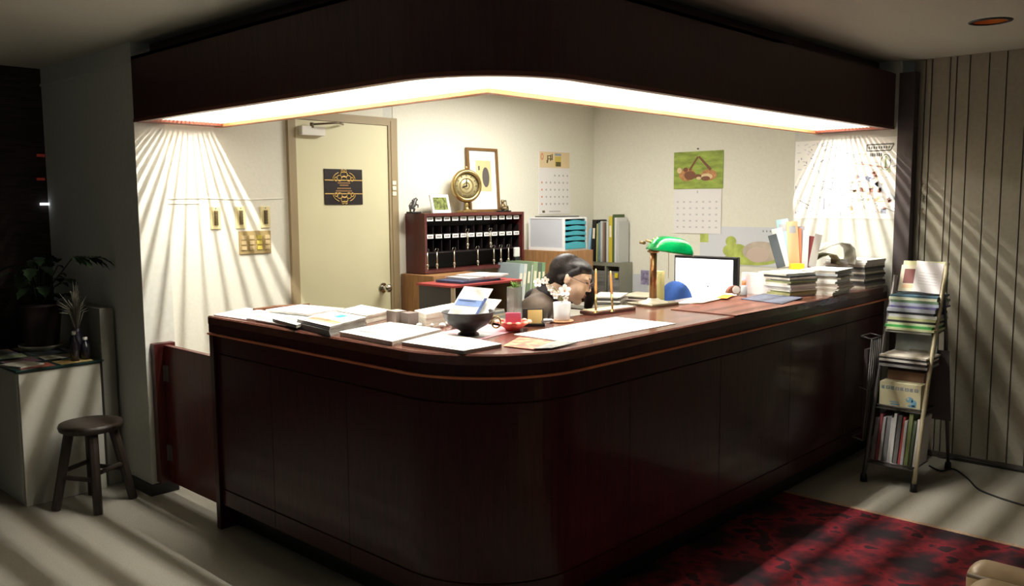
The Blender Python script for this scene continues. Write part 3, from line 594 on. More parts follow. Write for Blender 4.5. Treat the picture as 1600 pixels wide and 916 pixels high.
# pamphlet holder and pamphlets
hq = PX(1245, 408, 4.72); hc3 = Vector((hq.x, hq.y, zA))
block('pamphlet_holder', hc3.xy, -.8, .07, .05, zA + .0003, .032, mat('holder_yellow', (244, 196, 30), .4), 'bright yellow box in front of the upright pamphlets', 'box')
PM = [(-.085, -.34, .17, .05, cm((84, 92, 98)), 'dark grey pamphlet fanning out furthest left behind the yellow box'), (-.062, -.24, .20, .06, WHITE, 'white pamphlet fanning out left behind the yellow box'), (-.035, -.16, .245, .07, cm((176, 214, 222)), 'tall pale blue pamphlet behind the yellow box'),
      (.0, -.06, .235, .065, cm((230, 190, 146)), 'tall orange-tan pamphlet standing behind the yellow box'), (.022, .0, .20, .05, cm((206, 130, 96)), 'reddish tan pamphlet right of the tall orange one'), (.045, .03, .21, .04, cm((172, 166, 172)), 'grey pamphlet right of the reddish tan one'),
      (.066, .08, .19, .035, cm((214, 214, 218)), 'light grey slanted pamphlet in the fan'), (.085, .14, .16, .05, cm((132, 60, 60)), 'dark red pamphlet at the right of the fan'), (.098, .2, .14, .05, WHITE, 'white pamphlet furthest right of the fan'), (.115, .28, .17, .045, cm((190, 186, 180)), 'pale beige pamphlet behind the dark red one')]
for k, (u, tilt, h, wd, m, lab) in enumerate(PM):
    h *= 1.15; tilt *= .8; bse = hc3 + rt * (u * .92 + .004) + fwd * (.045 + .006 * (k % 3) + .003 * k) + Vector((0, 0, .0015 + abs(tilt) * wd * .5))
    leaning('pamphlet', bse, rt * math.cos(tilt) - Vector((0, 0, math.sin(tilt))), rt * math.sin(tilt) + Vector((0, 0, math.cos(tilt))) + fwd * .1, wd, h, .003, m, lab, 'pamphlet', [(.2, .8, .75, .9, INK)] if k in (2, 3) else None, 'pamphlets behind the yellow box')

# ---- map on the column
mx0, mz0, mz1 = XCOL - .004, 1.435, 1.93; b = MB().box(XCOL - .003, XCOL - .001, 1.885, 2.548, mz0, mz1, 0)
cols = [WHITE, cm((198, 200, 206)), cm((150, 154, 168)), cm((224, 200, 160)), cm((206, 214, 178)), cm((222, 168, 150)), cm((90, 90, 84)), cm((166, 178, 210)), cm((150, 170, 120))]
rr = random.Random(4)
def mk(y0, z0, y1, z1, wd, m):   # road stroke from (u from left, v from bottom) fractions
    Y = lambda u: 2.54 - u * .648; Zf = lambda v: mz0 + .01 + v * (mz1 - mz0 - .02)
    a = Vector((mx0, Y(y0), Zf(z0))); e = Vector((mx0, Y(y1), Zf(z1))); t = (e - a)
    if t.length < 1e-4: return
    nn = Vector((0, -t.z, t.y)).normalized() * wd / 2; b.add([a - nn, e - nn, e + nn, a + nn], [(0, 1, 2, 3)], m)
for k in range(420):
    u, v = rr.random(), rr.random(); right = u > .55
    if v > .85 and u > .4: continue
    a = rr.choice((0, 1.57, .4, -.5, 2.0)); l = rr.uniform(.01, .05)
    m = rr.choice((3, 4, 5, 7, 2, 3) if right and rr.random() < .75 else (1, 1, 2, 1)); mk(u, v, min(1, max(0, u + l * math.cos(a))), min(1, max(0, v + l * math.sin(a))), rr.uniform(.002, .006), m)
for k in range(26):
    u = rr.uniform(.55, .95); v = rr.uniform(.1, .6); m = rr.choice((3, 4, 3, 5)); mk(u, v, u + rr.uniform(.02, .04), v + .01, rr.uniform(.012, .025), m)
mk(.80, .45, .97, .22, .03, 1); mk(.62, .53, .78, .50, .012, 7); mk(.70, .50, .82, .40, .012, 7); mk(.15, .42, .7, .33, .003, 2); mk(.05, .22, .15, .15, .004, 6); mk(.3, .25, .3, .1, .012, 2); mk(.6, .7, .9, .63, .008, 5)
mk(.70, .93, .95, .93, .008, 6); mk(.70, .85, .92, .85, .008, 6); mk(.70, .93, .70, .85, .008, 6); mk(.95, .93, .92, .85, .008, 6)
for k in range(9): mk(.715 + k * .023, .89, .730 + k * .023, .89, .016, 6)
for k in range(6): mk(.73 + k * .02, .80, .745 + k * .02, .80, .02, 6)
for k in range(16): a = k * math.pi / 8; mk(.88 + .045 * math.cos(a), .70 + .1 * math.sin(a), .88 + .045 * math.cos(a + .4), .70 + .1 * math.sin(a + .4), .005, 8 if k % 2 else 6)
mk(.88, .62, .88, .78, .012, 8); mk(.85, .08, .90, .08, .03, 2); mk(.86, .14, .99, .06, .003, 6)
tag(b.build('wall_map', cols), 'large white illustrated street map hanging on the bright column above the piles', 'map')
# ---- calendar with animals on grass
b = MB(); xw = XCAL - .006; yl, yr = 3.71, 3.285; zt, zm, zb = 1.925, 1.645, 1.375
GR = mat('grass_print', (150, 168, 74), .7, noise=.35, nscale=9, stretch=(1, 1, 3)); FX = mat('fur_print', (186, 132, 84), .7, noise=.3, nscale=40); FXD = cm((122, 76, 50)); FXL = cm((222, 196, 150))
b.box(xw, XCAL - .001, yr, yl, zm, zt, 0); b.box(xw - .002, XCAL - .001, yr + .008, yl - .008, zb - .07, zm - .004, 1)
def el(u, v, ru, rv, m, off=.001): b.disc((xw - off, yl - u * (yl - yr), zm + v * (zt - zm)), ru * (yl - yr), rv * (zt - zm), 'x', m)
el(.28, .38, .17, .17, 2); el(.34, .36, .12, .12, 3, .0014); el(.12, .5, .05, .08, 4, .0016); el(.72, .36, .16, .15, 2); el(.68, .32, .12, .08, 4, .0018); el(.66, .27, .09, .06, 3, .002); el(.5, .33, .08, .06, 3, .0018); el(.52, .28, .05, .04, 4, .0022); el(.25, .52, .05, .06, 3, .0018)
def leg_(u0, v0, u1, v1, w0):
    a = Vector((xw - .0024, yl - u0 * (yl - yr), zm + v0 * (zt - zm))); e = Vector((xw - .0024, yl - u1 * (yl - yr), zm + v1 * (zt - zm))); t = (e - a).normalized(); nn = Vector((0, -t.z, t.y)) * w0
    b.add([a - nn, e - nn * .7, e + nn * .7, a + nn], [(0, 1, 2, 3)], 3)
leg_(.33, .5, .5, .86, .009); leg_(.76, .5, .52, .86, .011)
for r in range(5):
    for c in range(7):
        y = yl - .04 - c * .056; z = zm - .10 - r * .048; b.box(xw - .003, xw - .002, y - .008, y + .008, z - .006, z + .006, 5)
b.box(xw - .003, xw - .002, (yl + yr) / 2 - .006, (yl + yr) / 2 + .006, zm - .035, zm - .015, 5)
tag(b.build('wall_calendar', [GR, mat('calendar_page', (232, 228, 226), .7), FX, FXD, FXL, cm((196, 194, 198))]), 'wall calendar with picture of two brown animals lying on grass', 'calendar')
tag(MB().cone((XCAL - .001, 3.50, 1.945), (XCAL - .012, 3.50, 1.945), .005).build('wall_pin', BLACK), 'small dark pin above the animal calendar', 'pin')
# ---- calendar on the back wall
b = MB(); yw = YD - .008; x0, x1, zt, zb = 5.10, 5.483, 1.955, 1.455
b.box(x0, x1, yw, YD - .0045, zb, zt, 0); zl = zt - .135
b.box(x0 + .008, x1 - .008, yw - .0006, yw, zl, zt - .01, 1)
def bx2(u0, u1, v0, v1, m, q=.0012): b.box(x0 + u0 * (x1 - x0), x0 + u1 * (x1 - x0), yw - q, yw, zl + v0 * .12, zl + v1 * .12, m)
bx2(.50, .70, .1, .75, 3); bx2(.53, .69, .1, .4, 4, .0016); bx2(.5, .7, .8, .95, 5)
b.disc((x0 + .10 * (x1 - x0), yw - .0014, zl + .085), .017, .027, 'y', 2); b.disc((x0 + .10 * (x1 - x0), yw - .0018, zl + .085), .008, .016, 'y', 1)
for (u0, u1, v0, v1) in ((.26, .29, .4, .8), (.29, .36, .75, .8), (.35, .38, .45, .85), (.40, .43, .5, .9), (.24, .28, .3, .5), (.28, .40, .55, .6)): bx2(u0, u1, v0, v1, 4)
for r in range(5):
    for c in range(7):
        if r == 0 and c < 3: continue
        x = x0 + .035 + c * .052; z = zl - .06 - r * .056; b.box(x - .007, x + .007, yw - .0012, yw, z - .007, z + .007, 2 if c == 0 else 6)
b.box(x0 + .12, x0 + .26, yw - .0012, yw, zb + .018, zb + .026, 6); b.box(x0 + .04, x0 + .07, yw - .0012, yw, zb + .012, zb + .03, 4)
tag(b.build('wall_calendar', [mat('calendar_page', (232, 228, 226)), cm((226, 204, 162)), cm((214, 140, 110)), cm((206, 186, 90)), cm((92, 84, 50)), cm((150, 160, 176)), cm((176, 172, 176))]), 'wall calendar with narrow tan heading on the back wall above the drawer box', 'calendar')
# ---- landscape poster
b = MB(); yl, yr, z0, z1 = 3.47, 2.60, 1.075, 1.36; xw = XCAL - .004
b.box(xw, XCAL - .001, yr, yl, z0, z1, 0); PG = mat('poster_green', (178, 190, 96), .7, noise=.3, nscale=12); PB = mat('poster_stone', (196, 182, 166), .7, noise=.15, nscale=14)
def ep(u, v, ru, rv, m, off): b.disc((xw - off, yl - u * (yl - yr), z0 + v * (z1 - z0)), ru * (yl - yr), rv * (z1 - z0), 'x', m, 28)
ep(.30, .62, .05, .14, 1, .001); ep(.27, .38, .045, .14, 1, .0012); ep(.37, .34, .09, .22, 1, .0014); ep(.47, .16, .25, .14, 1, .0016); ep(.58, .38, .17, .26, 2, .002); ep(.55, .30, .10, .2, 3, .0024)
b.box(xw - .001, xw, yl - .07, yl, z1 - .12, z1 - .04, 1)
for k in range(5): b.box(xw - .001, xw, yl - .52 - k * .028, yl - .513 - k * .028, z1 - .035, z1 - .022, 4)
tag(b.build('landscape_poster', [mat('poster_sky', (214, 216, 222), .7), PG, PB, cm((206, 186, 172)), cm((120, 124, 130))]), 'wide pale poster with grey stone and green bushes behind the monitor', 'poster')

# ================================================================ back office furniture
# ---- key cabinet on the back wall
KX0, KX1, KY0, KY1, KZ0, KZ1 = 3.75, 4.715, 4.30, YD - .006, 1.085, 1.482
kc = thing('key_cabinet', ((KX0 + KX1) / 2, KY1, KZ0), 'dark red wooden open key cabinet with rows of white number tags on the back wall', 'key cabinet')
KW = mat('key_wood', (88, 36, 31), .4, noise=.25, nscale=8, coat=.2)
b = MB().box(KX0, KX0 + .02, KY0, KY1, KZ0, KZ1).box(KX1 - .02, KX1, KY0, KY1, KZ0, KZ1).box(KX0 + .02, KX1 - .02, KY0, KY1, KZ0, KZ0 + .02).box(KX0 + .02, KX1 - .02, KY0, KY1, KZ1 - .02, KZ1)
b.build('frame', KW, kc)
MB().box(KX0 + .02, KX1 - .02, KY1 - .02, KY1 - .004, KZ0 + .02, KZ1 - .02).build('back', mat('key_black', (18, 14, 16), .6), kc)
for z in (1.335, 1.215): MB().box(KX0 + .02, KX1 - .02, KY0 + .02, KY1 - .02, z, z + .008).build('shelf', mat('key_shelf', (30, 20, 22), .5), kc)
for z in (KZ1 - .052, 1.315):
    for k in range(12):
        x = KX0 + .062 + k * .0762
        b = MB().box(x - .028, x + .028, KY0 + .016, KY0 + .019, z, z + .026, 0)
        for q in range(3): b.box(x - .018 + q * .013, x - .010 + q * .013, KY0 + .0145, KY0 + .016, z + .007, z + .019, 1)
        b.build('number_tag', [WHITE, cm((110, 106, 108))], kc)
for z in (KZ1 - .09, 1.30):
    for k in range(13):
        x = KX0 + .024 + k * .0762; MB().box(x - .0015, x + .0015, KY0 + .03, KY1 - .02, z - .08 if z > 1.31 else 1.224, z).build('divider', mat('key_shelf', (30, 20, 22)), kc)
KEYM = mat('key_steel', (176, 168, 152), .35, metal=.8)
def key(root, x, z):
    y = KY0 + .008
    MB().tube([(x - .003, y + .004, z), (x - .017, y - .004, z + .014), (x - .008, y - .006, z + .026)], .0022, 6).tube([(x + .003, y + .004, z), (x + .017, y - .004, z + .014), (x + .008, y - .006, z + .026)], .0022, 6).build('key_hook', STEEL, root)
    MB().cone((x, y - .006, z + .002), (x, y - .006, z - .075), .0045, .006, 10).ball((x, y - .006, z - .085), (.011, .008, .015)).cone((x, y - .006, z - .10), (x, y - .006, z - .115), .006, .004, 8).build('key_fob', KEYM, root)
    return root
xs = [PY(px, 400, KY0).x for px in (668, 683, 710, 747, 772, 783, 795)]
ks = [(xs[i], 1.222, ['leftmost in lower row', 'second from left in lower row', 'third from left in lower row', 'fourth from left in lower row', 'fifth from left in lower row', 'sixth from left in lower row', 'rightmost in lower row'][i]) for i in range(7)]
ks += [(PY(731, 380, KY0).x, 1.345, 'left one in upper row'), (PY(767, 380, KY0).x, 1.345, 'right one in upper row')]
kr = thing('room_key', (ks[0][0], KY0, ks[0][1]), 'steel room key on long fob, ' + ks[0][2], 'key', 'room keys in the key cabinet'); key(kr, ks[0][0], ks[0][1])
for x, z, lab in ks[1:]:
    c = kr.copy(); COL.objects.link(c); c.location = (x, KY0, z); c['label'] = 'steel room key on long fob, ' + lab
    for ch in kr.children:
        cc = ch.copy(); COL.objects.link(cc); cc.parent = c
# white cased remote at the right of the row
qx = PY(808, 404, KY0 - .02).x
ts = thing('wall_remote', (qx, KY0, 1.15), 'small white and black remote holder hanging at the right end of the key cabinet', 'remote')
MB().box(qx - .03, qx + .03, KY0 - .03, KY0 - .001, 1.13, 1.155).build('holder', BLACK, ts, bevel=.003); MB().box(qx - .026, qx + .026, KY0 - .026, KY0 - .005, 1.155, 1.225).build('remote', mat('remote_white', (222, 222, 218), .4), ts, bevel=.006)

# ---- things on top of the key cabinet
z = KZ1
# figurine: small horse-like carved animal rearing
qx = PY(648, 330, 4.38).x; fg = thing('figurine', (qx, 4.39, z), 'small dark rearing figurine at the left end of the key cabinet top', 'figurine')
SIL = mat('dark_silver', (92, 92, 90), .35, metal=.6); b = MB()
b.box(qx - .04, qx + .04, 4.36, 4.42, z, z + .012); b.build('base', BLACK, fg, bevel=.003)
b = MB().tube([(qx - .028, 4.39, z + .012), (qx - .03, 4.39, z + .03), (qx - .012, 4.39, z + .04), (qx + .004, 4.39, z + .06), (qx + .012, 4.39, z + .085), (qx + .022, 4.39, z + .095), (qx + .034, 4.39, z + .088)], [.006, .008, .016, .017, .012, .010, .005], 10)
b.tube([(qx - .01, 4.38, z + .04), (qx - .002, 4.38, z + .025), (qx - .01, 4.38, z + .012)], [.011, .007, .005]).tube([(qx + .008, 4.38, z + .06), (qx + .03, 4.38, z + .055), (qx + .028, 4.38, z + .038)], [.008, .005, .004]).tube([(qx - .03, 4.39, z + .02), (qx - .036, 4.39, z + .05), (qx - .02, 4.39, z + .075)], [.004, .006, .003])
b.tube([(qx + .014, 4.395, z + .095), (qx + .0, 4.395, z + .085), (qx - .008, 4.395, z + .06)], [.007, .009, .005]); b.build('animal', SIL, fg)
# photo frame
qx = PY(691, 330, 4.36).x; pf = thing('photo_frame', (qx, 4.37, z), 'small white photo frame with green nature photo on the key cabinet', 'photo frame')
Mf = Matrix.Translation((qx, 4.36, z + .001)) @ Matrix.Rotation(.12, 4, 'Z') @ Matrix.Rotation(-.22, 4, 'X')
b = MB(); W_, H_, t_ = .092, .125, .012
for (a0, a1, c0, c1) in ((-W_, W_, 0, .02), (-W_, W_, H_ - .018, H_), (-W_, -W_ + .02, .02, H_ - .018), (W_ - .02, W_, .02, H_ - .018)): b.box(a0, a1, 0, t_, c0, c1, 0, Mf)
b.build('frame', WHITE, pf)
MB().box(-W_ + .02, W_ - .02, .004, .008, .02, H_ - .018, 0, Mf).build('photo', mat('nature_photo', (112, 122, 62), .5, noise=.9, nscale=38), pf)
MB().box(-.01, .01, t_, t_ + .004, 0, H_ * .8, 0, Mf @ Matrix.Rotation(.0, 4, 'X')).build('stand', BLACK, pf)
# clock
qx = PY(729, 300, 4.38).x; cy = 4.38; zc = z + .185; ck = thing('mantel_clock', (qx, cy, z), 'round brass mantel clock on a pedestal in front of the tall picture', 'clock')
MB().box(qx - .065, qx + .065, cy - .035, cy + .035, z, z + .014).lathe([(.03, .014), (.02, .022), (.012, .035), (.014, .055), (.010, .066)], (qx, cy, z), 20).build('pedestal', GOLD, ck, bevel=.003)
Mr = Matrix.Translation((qx, cy, zc)) @ Matrix.Rotation(math.radians(-20), 4, 'Z') @ Matrix.Rotation(math.pi / 2, 4, 'X')
MB().lathe([(.088, -.02), (.108, -.018), (.116, 0), (.108, .018), (.096, .022), (.088, .014)], (0, 0, 0), 44, 0, Mr).build('ring', GOLD, ck)
MB().lathe([(0, .0), (.089, .0), (.089, -.018), (0, -.018)], (0, 0, 0), 44, 0, Mr).build('dial', mat('dial_gold', (212, 200, 150), .3, metal=.4), ck)
b = MB()
for k in range(12):
    a = k * math.pi / 6; b.box(.066, .08, -.003, .003, .001, .003, 0, Mr @ Matrix.Rotation(a, 4, 'Z'))
b.lathe([(.045, .0012), (.050, .0022), (.055, .0012)], (0, 0, 0), 30, 0, Mr).lathe([(.018, .0012), (.022, .0022), (.026, .0012)], (0, 0, 0), 30, 0, Mr).build('numerals', cm((120, 104, 60)), ck)
MB().box(-.003, .003, -.006, .05, .004, .006, 0, Mr).build('minute_hand', BLACK, ck); MB().box(-.004, .004, -.006, .034, .002, .004, 0, Mr @ Matrix.Rotation(1.9, 4, 'Z')).build('hour_hand', BLACK, ck)
MB().ball((qx, cy, zc + .125), .011).lathe([(.012, .112), (.006, .12)], (qx, cy, zc), 12).build('finial', GOLD, ck)
# tall leaning picture
x0, x1, zt = 4.305, 4.617, 1.94; Mp = Matrix.Translation(((x0 + x1) / 2, YD - .045, z + .001)) @ Matrix.Rotation(-.06, 4, 'X'); W_ = (x1 - x0) / 2; H_ = zt - z
tp = thing('framed_picture', ((x0 + x1) / 2, YD - .05, z), 'tall brown framed picture of a dark oval shape leaning on the wall', 'picture')
b = MB()
for (a0, a1, c0, c1) in ((-W_, W_, 0, .018), (-W_, W_, H_ - .018, H_), (-W_, -W_ + .02, .018, H_ - .018), (W_ - .02, W_, .018, H_ - .018)): b.box(a0, a1, -.012, .008, c0, c1, 0, Mp)
b.build('frame', mat('frame_brown', (120, 88, 48), .4), tp); MB().box(-W_ + .02, W_ - .02, .0, .004, .018, H_ - .018, 0, Mp).build('mat_board', WHITE, tp)
MB().box(-.065, .085, -.003, .0, .15, .37, 0, Mp).build('paper', cm((214, 196, 146)), tp)
b = MB(); vs = [(.028 + .036 * math.cos(t_ * math.pi / 14), -.0042, .25 + .072 * math.sin(t_ * math.pi / 14)) for t_ in range(28)]
b.add(vs, [tuple(range(28))], 0, Mp).box(-.045, -.03, -.0042, -.0035, .30, .33, 0, Mp); b.build('print', cm((92, 86, 82)), tp)
# small figure and dish on the right
qx = PY(787, 320, 4.38).x; sf = thing('small_statue', (qx, 4.38, z), 'small bronze seated statue at the right end of the key cabinet top', 'figurine')
MB().box(qx - .05, qx + .05, 4.35, 4.41, z, z + .01).build('base', BLACK, sf, bevel=.003)
MB().ball((qx - .01, 4.38, z + .036), (.024, .02, .028)).ball((qx - .012, 4.38, z + .075), .014).tube([(qx + .0, 4.37, z + .045), (qx + .025, 4.365, z + .04), (qx + .03, 4.365, z + .015)], .007).tube([(qx - .02, 4.37, z + .03), (qx + .02, 4.36, z + .02), (qx + .02, 4.36, z + .01)], .009).build('figure', mat('bronze', (130, 112, 82), .4, metal=.6), sf)
leaning('small_photo', (qx + .055, 4.42, z + .001), (1, 0, 0), (0, .2, 1), .055, .085, .005, cm((96, 90, 70)), 'tiny dark photo standing behind the bronze statue', 'photo', [(.15, .85, .15, .85, cm((196, 190, 170)))])

# ---- brown cabinet under the key cabinet
cx0, cx1, cy0 = 3.70, 4.12, 4.16
wc = thing('wooden_cabinet', ((cx0 + cx1) / 2, 4.33, 0), 'plain brown wooden cabinet with two notices taped to its front', 'cabinet')
MB().box(cx0, cx0 + .02, cy0, 4.49, 0, 1.08).box(cx1 - .02, cx1, cy0, 4.49, 0, 1.08).box(cx0 + .02, cx1 - .02, cy0, 4.49, 1.06, 1.08).box(cx0 + .02, cx1 - .02, 4.47, 4.49, 0, 1.06).build('body', BROWNW, wc)
MB().box(cx0 + .02, cx1 - .02, cy0 + .006, cy0 + .024, .87, 1.058).build('upper_door', mat('cab_door', (156, 106, 66), .5, noise=.15, nscale=6, stretch=(6, 6, 1)), wc)
MB().box(cx0 + .02, cx1 - .02, cy0 + .006, cy0 + .024, .06, .862).build('lower_door', mat('cab_door', (164, 104, 58)), wc)
MB().cone((cx1 - .05, cy0 + .006, .84), (cx1 - .05, cy0 - .006, .84), .006).build('door_lock', STEEL, wc)
for k, (u0, u1, v0, v1, lab) in enumerate(((.045, .175, .905, 1.015, 'square grey notice taped on the brown cabinet, the larger left one'), (.255, .325, .93, 1.005, 'small grey notice clipped on the brown cabinet, the right one'))):
    tag(MB().box(cx0 + u0, cx0 + u1, cy0 + .002, cy0 + .0058, v0, v1, 0).box(cx0 + u0, cx0 + u1, cy0 + .0012, cy0 + .002, v0, v0 + .008, 1).build('notice', [cm((196, 196, 196)), WHITE]), lab, 'notice')

# ---- desk behind the left wing, with tray unit and binders
ds = thing('side_desk', (3.9, 3.75, 0), 'grey office side desk behind the left wing of the counter', 'desk')
DSK = mat('desk_grey', (176, 172, 160), .5); DZT = .80
MB().box(3.35, 4.70, 3.45, 4.08, DZT - .03, DZT).build('desk_top', DSK, ds, bevel=.004)
for x in (3.36, 4.665): MB().box(x, x + .025, 3.47, 4.06, 0, DZT - .03).build('side_panel', DSK, ds)
MB().box(3.385, 4.665, 4.03, 4.05, .2, DZT - .03).build('modesty_panel', DSK, ds)
a0 = PY(708, 445, 3.55); a1 = PY(815, 440, 3.55); tz = a0.z
tr = thing('letter_tray', ((a0.x + a1.x) / 2, 3.7, DZT), 'wide wooden letter tray stand with red top edge behind the bowl', 'letter tray')
MB().box(a0.x, a0.x + .018, 3.55, 3.57, DZT, tz - .02).build('post', cm((196, 180, 150)), tr); MB().box(a1.x - .045, a1.x - .005, 3.55, 3.85, DZT, tz - .02).build('post', cm((120, 104, 74)), tr); MB().box(a0.x + .006, a0.x + .014, 3.57, 3.85, DZT, tz - .02).build('side_board', cm((66, 62, 60)), tr); MB().box(a0.x + .018, a1.x - .045, 3.85, 3.86, DZT, tz - .02).build('back_board', cm((66, 62, 60)), tr)
MB().box(a0.x - .005, a1.x, 3.545, 3.86, tz - .02, tz - .008).build('top_board', cm((170, 60, 56)), tr)
MB().box(a0.x + .018, a1.x - .045, 3.56, 3.84, DZT + .04, DZT + .046).build('shelf', cm((150, 130, 100)), tr)
for k, (c_, lab, ang, th) in enumerate(((cm((60, 74, 112)), 'dark blue folder lying on the red-edged tray stand', .06, .014), (cm((190, 186, 190)), 'grey papers on top of the blue folder on the tray stand', -.1, .012), (WHITE, 'white papers uppermost on the tray stand', .12, .008))):
    block('folder' if k == 0 else 'paper_bundle', ((a0.x + a1.x) / 2 + (k * .06 - .02), 3.70), ang, .33 - k * .05, .22, tz - .0075 + [0, .0145, .027][k], th, c_, lab, 'folder' if k == 0 else 'paper')
for k in range(5):
    block('document', ((a0.x + a1.x) / 2 + .07 - k * .004, 3.68), .02 * k, .22, .2, DZT + .0465 + k * .013, .012, [WHITE, cm((190, 196, 198)), WHITE2, cm((150, 160, 168)), WHITE][k], '%s document of the pile inside the letter tray stand' % (ORD[k] + ('' if k == 0 else ' from bottom')), 'document', 'documents inside the tray stand')
def row(p, d, zb, items, lab, grp, name='binder', cat='binder', depth=.2, face=None):
    d = Vector(d).normalized(); nrm = Vector((0, 0, 1)).cross(d); u = 0; N = len(items)
    for k, (th, h, col, lean) in enumerate(items):
        base = Vector((p[0], p[1], zb)) + d * (u + th / 2)
        hv = (d * math.sin(lean) + Vector((0, 0, math.cos(lean)))); wv = (d * math.cos(lean) - Vector((0, 0, math.sin(lean))))
        base.z += abs(math.sin(lean)) * th / 2 + .0005
        nv = hv.cross(wv)
        M = Matrix(((wv.x, nv.x, hv.x, base.x), (wv.y, nv.y, hv.y, base.y), (wv.z, nv.z, hv.z, base.z), (0, 0, 0, 1)))
        b = MB().box(-th / 2, th / 2, 0, depth, 0, h, 0, M)
        mm = [col]
        if th > .025: b.box(-th * .28, th * .28, -.0008, 0, h * .55, h * .8, 1, M); mm.append(WHITE2)
        tag(b.build(name, mm), lab[k] if isinstance(lab, list) else lab % (['leftmost', 'second', 'third', 'fourth', 'fifth', 'sixth', 'seventh', 'eighth', 'ninth', 'tenth', 'eleventh'][k] + (' from left' if k else '')), cat, grp)
        u += th / max(.5, math.cos(lean)) + .0035 + (abs(items[(k + 1) % N][3] - lean) * h if k + 1 < N and items[k + 1][3] < lean else 0)
GB = [cm((118, 138, 110)), cm((170, 186, 190)), cm((96, 110, 96)), cm((190, 200, 190)), cm((150, 172, 130)), cm((120, 160, 120)), cm((206, 212, 210))]
row((PX(806, 420, 4.42).x - .02, PX(806, 420, 4.42).y - .02), (1, -.12, 0), DZT, [(.035, .32, GB[1], .12), (.03, .32, GB[6], .12), (.035, .33, GB[0], .1), (.012, .31, GB[3], .1), (.04, .33, GB[4], .08), (.035, .32, GB[2], .08), (.03, .32, GB[5], .05)], '%s green or grey binder in the leaning row behind the clerk', 'binders behind the clerk', depth=.24)

# ---- bookcase with the drawer box, and the corner shelf
bc_ = thing('wooden_shelf', (5.05, 4.28, 0), 'light brown wooden shelf unit under the white drawer box', 'shelf')
MB().box(4.90, 5.23, 4.06, 4.48, 1.165, 1.188).build('top_board', BROWNW, bc_)
for x in (4.90, 5.21): MB().box(x, x + .02, 4.06, 4.48, 0, 1.165).build('side_panel', BROWNW, bc_)
MB().box(4.92, 5.21, 4.46, 4.48, 0, 1.165).build('back_panel', BROWNW, bc_); MB().box(4.92, 5.21, 4.06, 4.078, .84, 1.165).build('front_door', BROWNW, bc_)
for z in (.45, .82): MB().box(4.92, 5.21, 4.07, 4.46, z, z + .018).build('shelf_board', BROWNW, bc_)
db = thing('drawer_box', (5.06, 4.28, 1.189), 'white letter drawer box with five teal drawers on the wooden shelf', 'drawer box')
PLW = mat('plastic_white', (232, 232, 232), .4); X0, X1, Y0, Y1, Z0, Z1 = 4.93, 5.20, 4.095, 4.45, 1.1885, 1.437
MB().box(X0, X1, Y0, Y0 + .02, Z0, Z0 + .012).box(X0, X1, Y0, Y0 + .02, Z1 - .012, Z1).box(X0, X0 + .012, Y0, Y0 + .02, Z0 + .012, Z1 - .012).box(X1 - .018, X1, Y0, Y0 + .02, Z0 + .012, Z1 - .012)\
    .box(X0, X1, Y1 - .015, Y1, Z0, Z1).box(X0, X1, Y0 + .02, Y1 - .015, Z1 - .012, Z1).box(X0, X1, Y0 + .02, Y1 - .015, Z0, Z0 + .012).box(X0, X0 + .004, Y0 + .02, Y1 - .015, Z0 + .012, Z0 + .022).box(X1 - .006, X1, Y0 + .02, Y1 - .015, Z0 + .012, Z1 - .012).build('casing', PLW, db)
MB().box(X0 + .003, X0 + .008, Y0 + .02, Y1 - .015, Z0 + .022, Z1 - .013).build('side_panel', mat('grey_panel', (196, 198, 206), .5), db)
hts = [.058, .036, .036, .036, .036]; zz = Z0 + .014
for k, h in enumerate(hts):
    n = 14; xa, xb = X0 + .014, X1 - .02; pts = []
    vs = []
    for f in (0, 1):
        yy = Y0 - .006 if f == 0 else Y0 + .3
        for i in range(n + 1):
            x = xa + (xb - xa) * i / n; dip = .008 * math.cos((i / n - .5) * 2 * math.pi) if k < 5 else 0
            vs += [(x, yy, zz), (x, yy, zz + h - .004 - max(0, -.0) - .005 + dip * .6)]
    m_ = 2 * (n + 1); fs = []
    for i in range(n):
        a = 2 * i; fs += [(a, a + 2, a + 3, a + 1), (m_ + a, m_ + a + 1, m_ + a + 3, m_ + a + 2), (a + 1, a + 3, m_ + a + 3, m_ + a + 1), (a, m_ + a, m_ + a + 2, a + 2)]
    fs += [(0, 1, m_ + 1, m_), (2 * n, m_ + 2 * n, m_ + 2 * n + 1, 2 * n + 1)]
    MB().add(vs, fs).build('drawer', mat('teal_plastic', (64, 168, 186), .35), db); zz += h + .004
tag(MB().box(X0 + .03, X1 - .02, Y0 + .06, Y1 - .04, Z1 + .0005, Z1 + .008).build('clipboard', mat('clipboard_dark', (70, 70, 72), .4)), 'thin dark clipboard lying on top of the drawer box', 'clipboard')
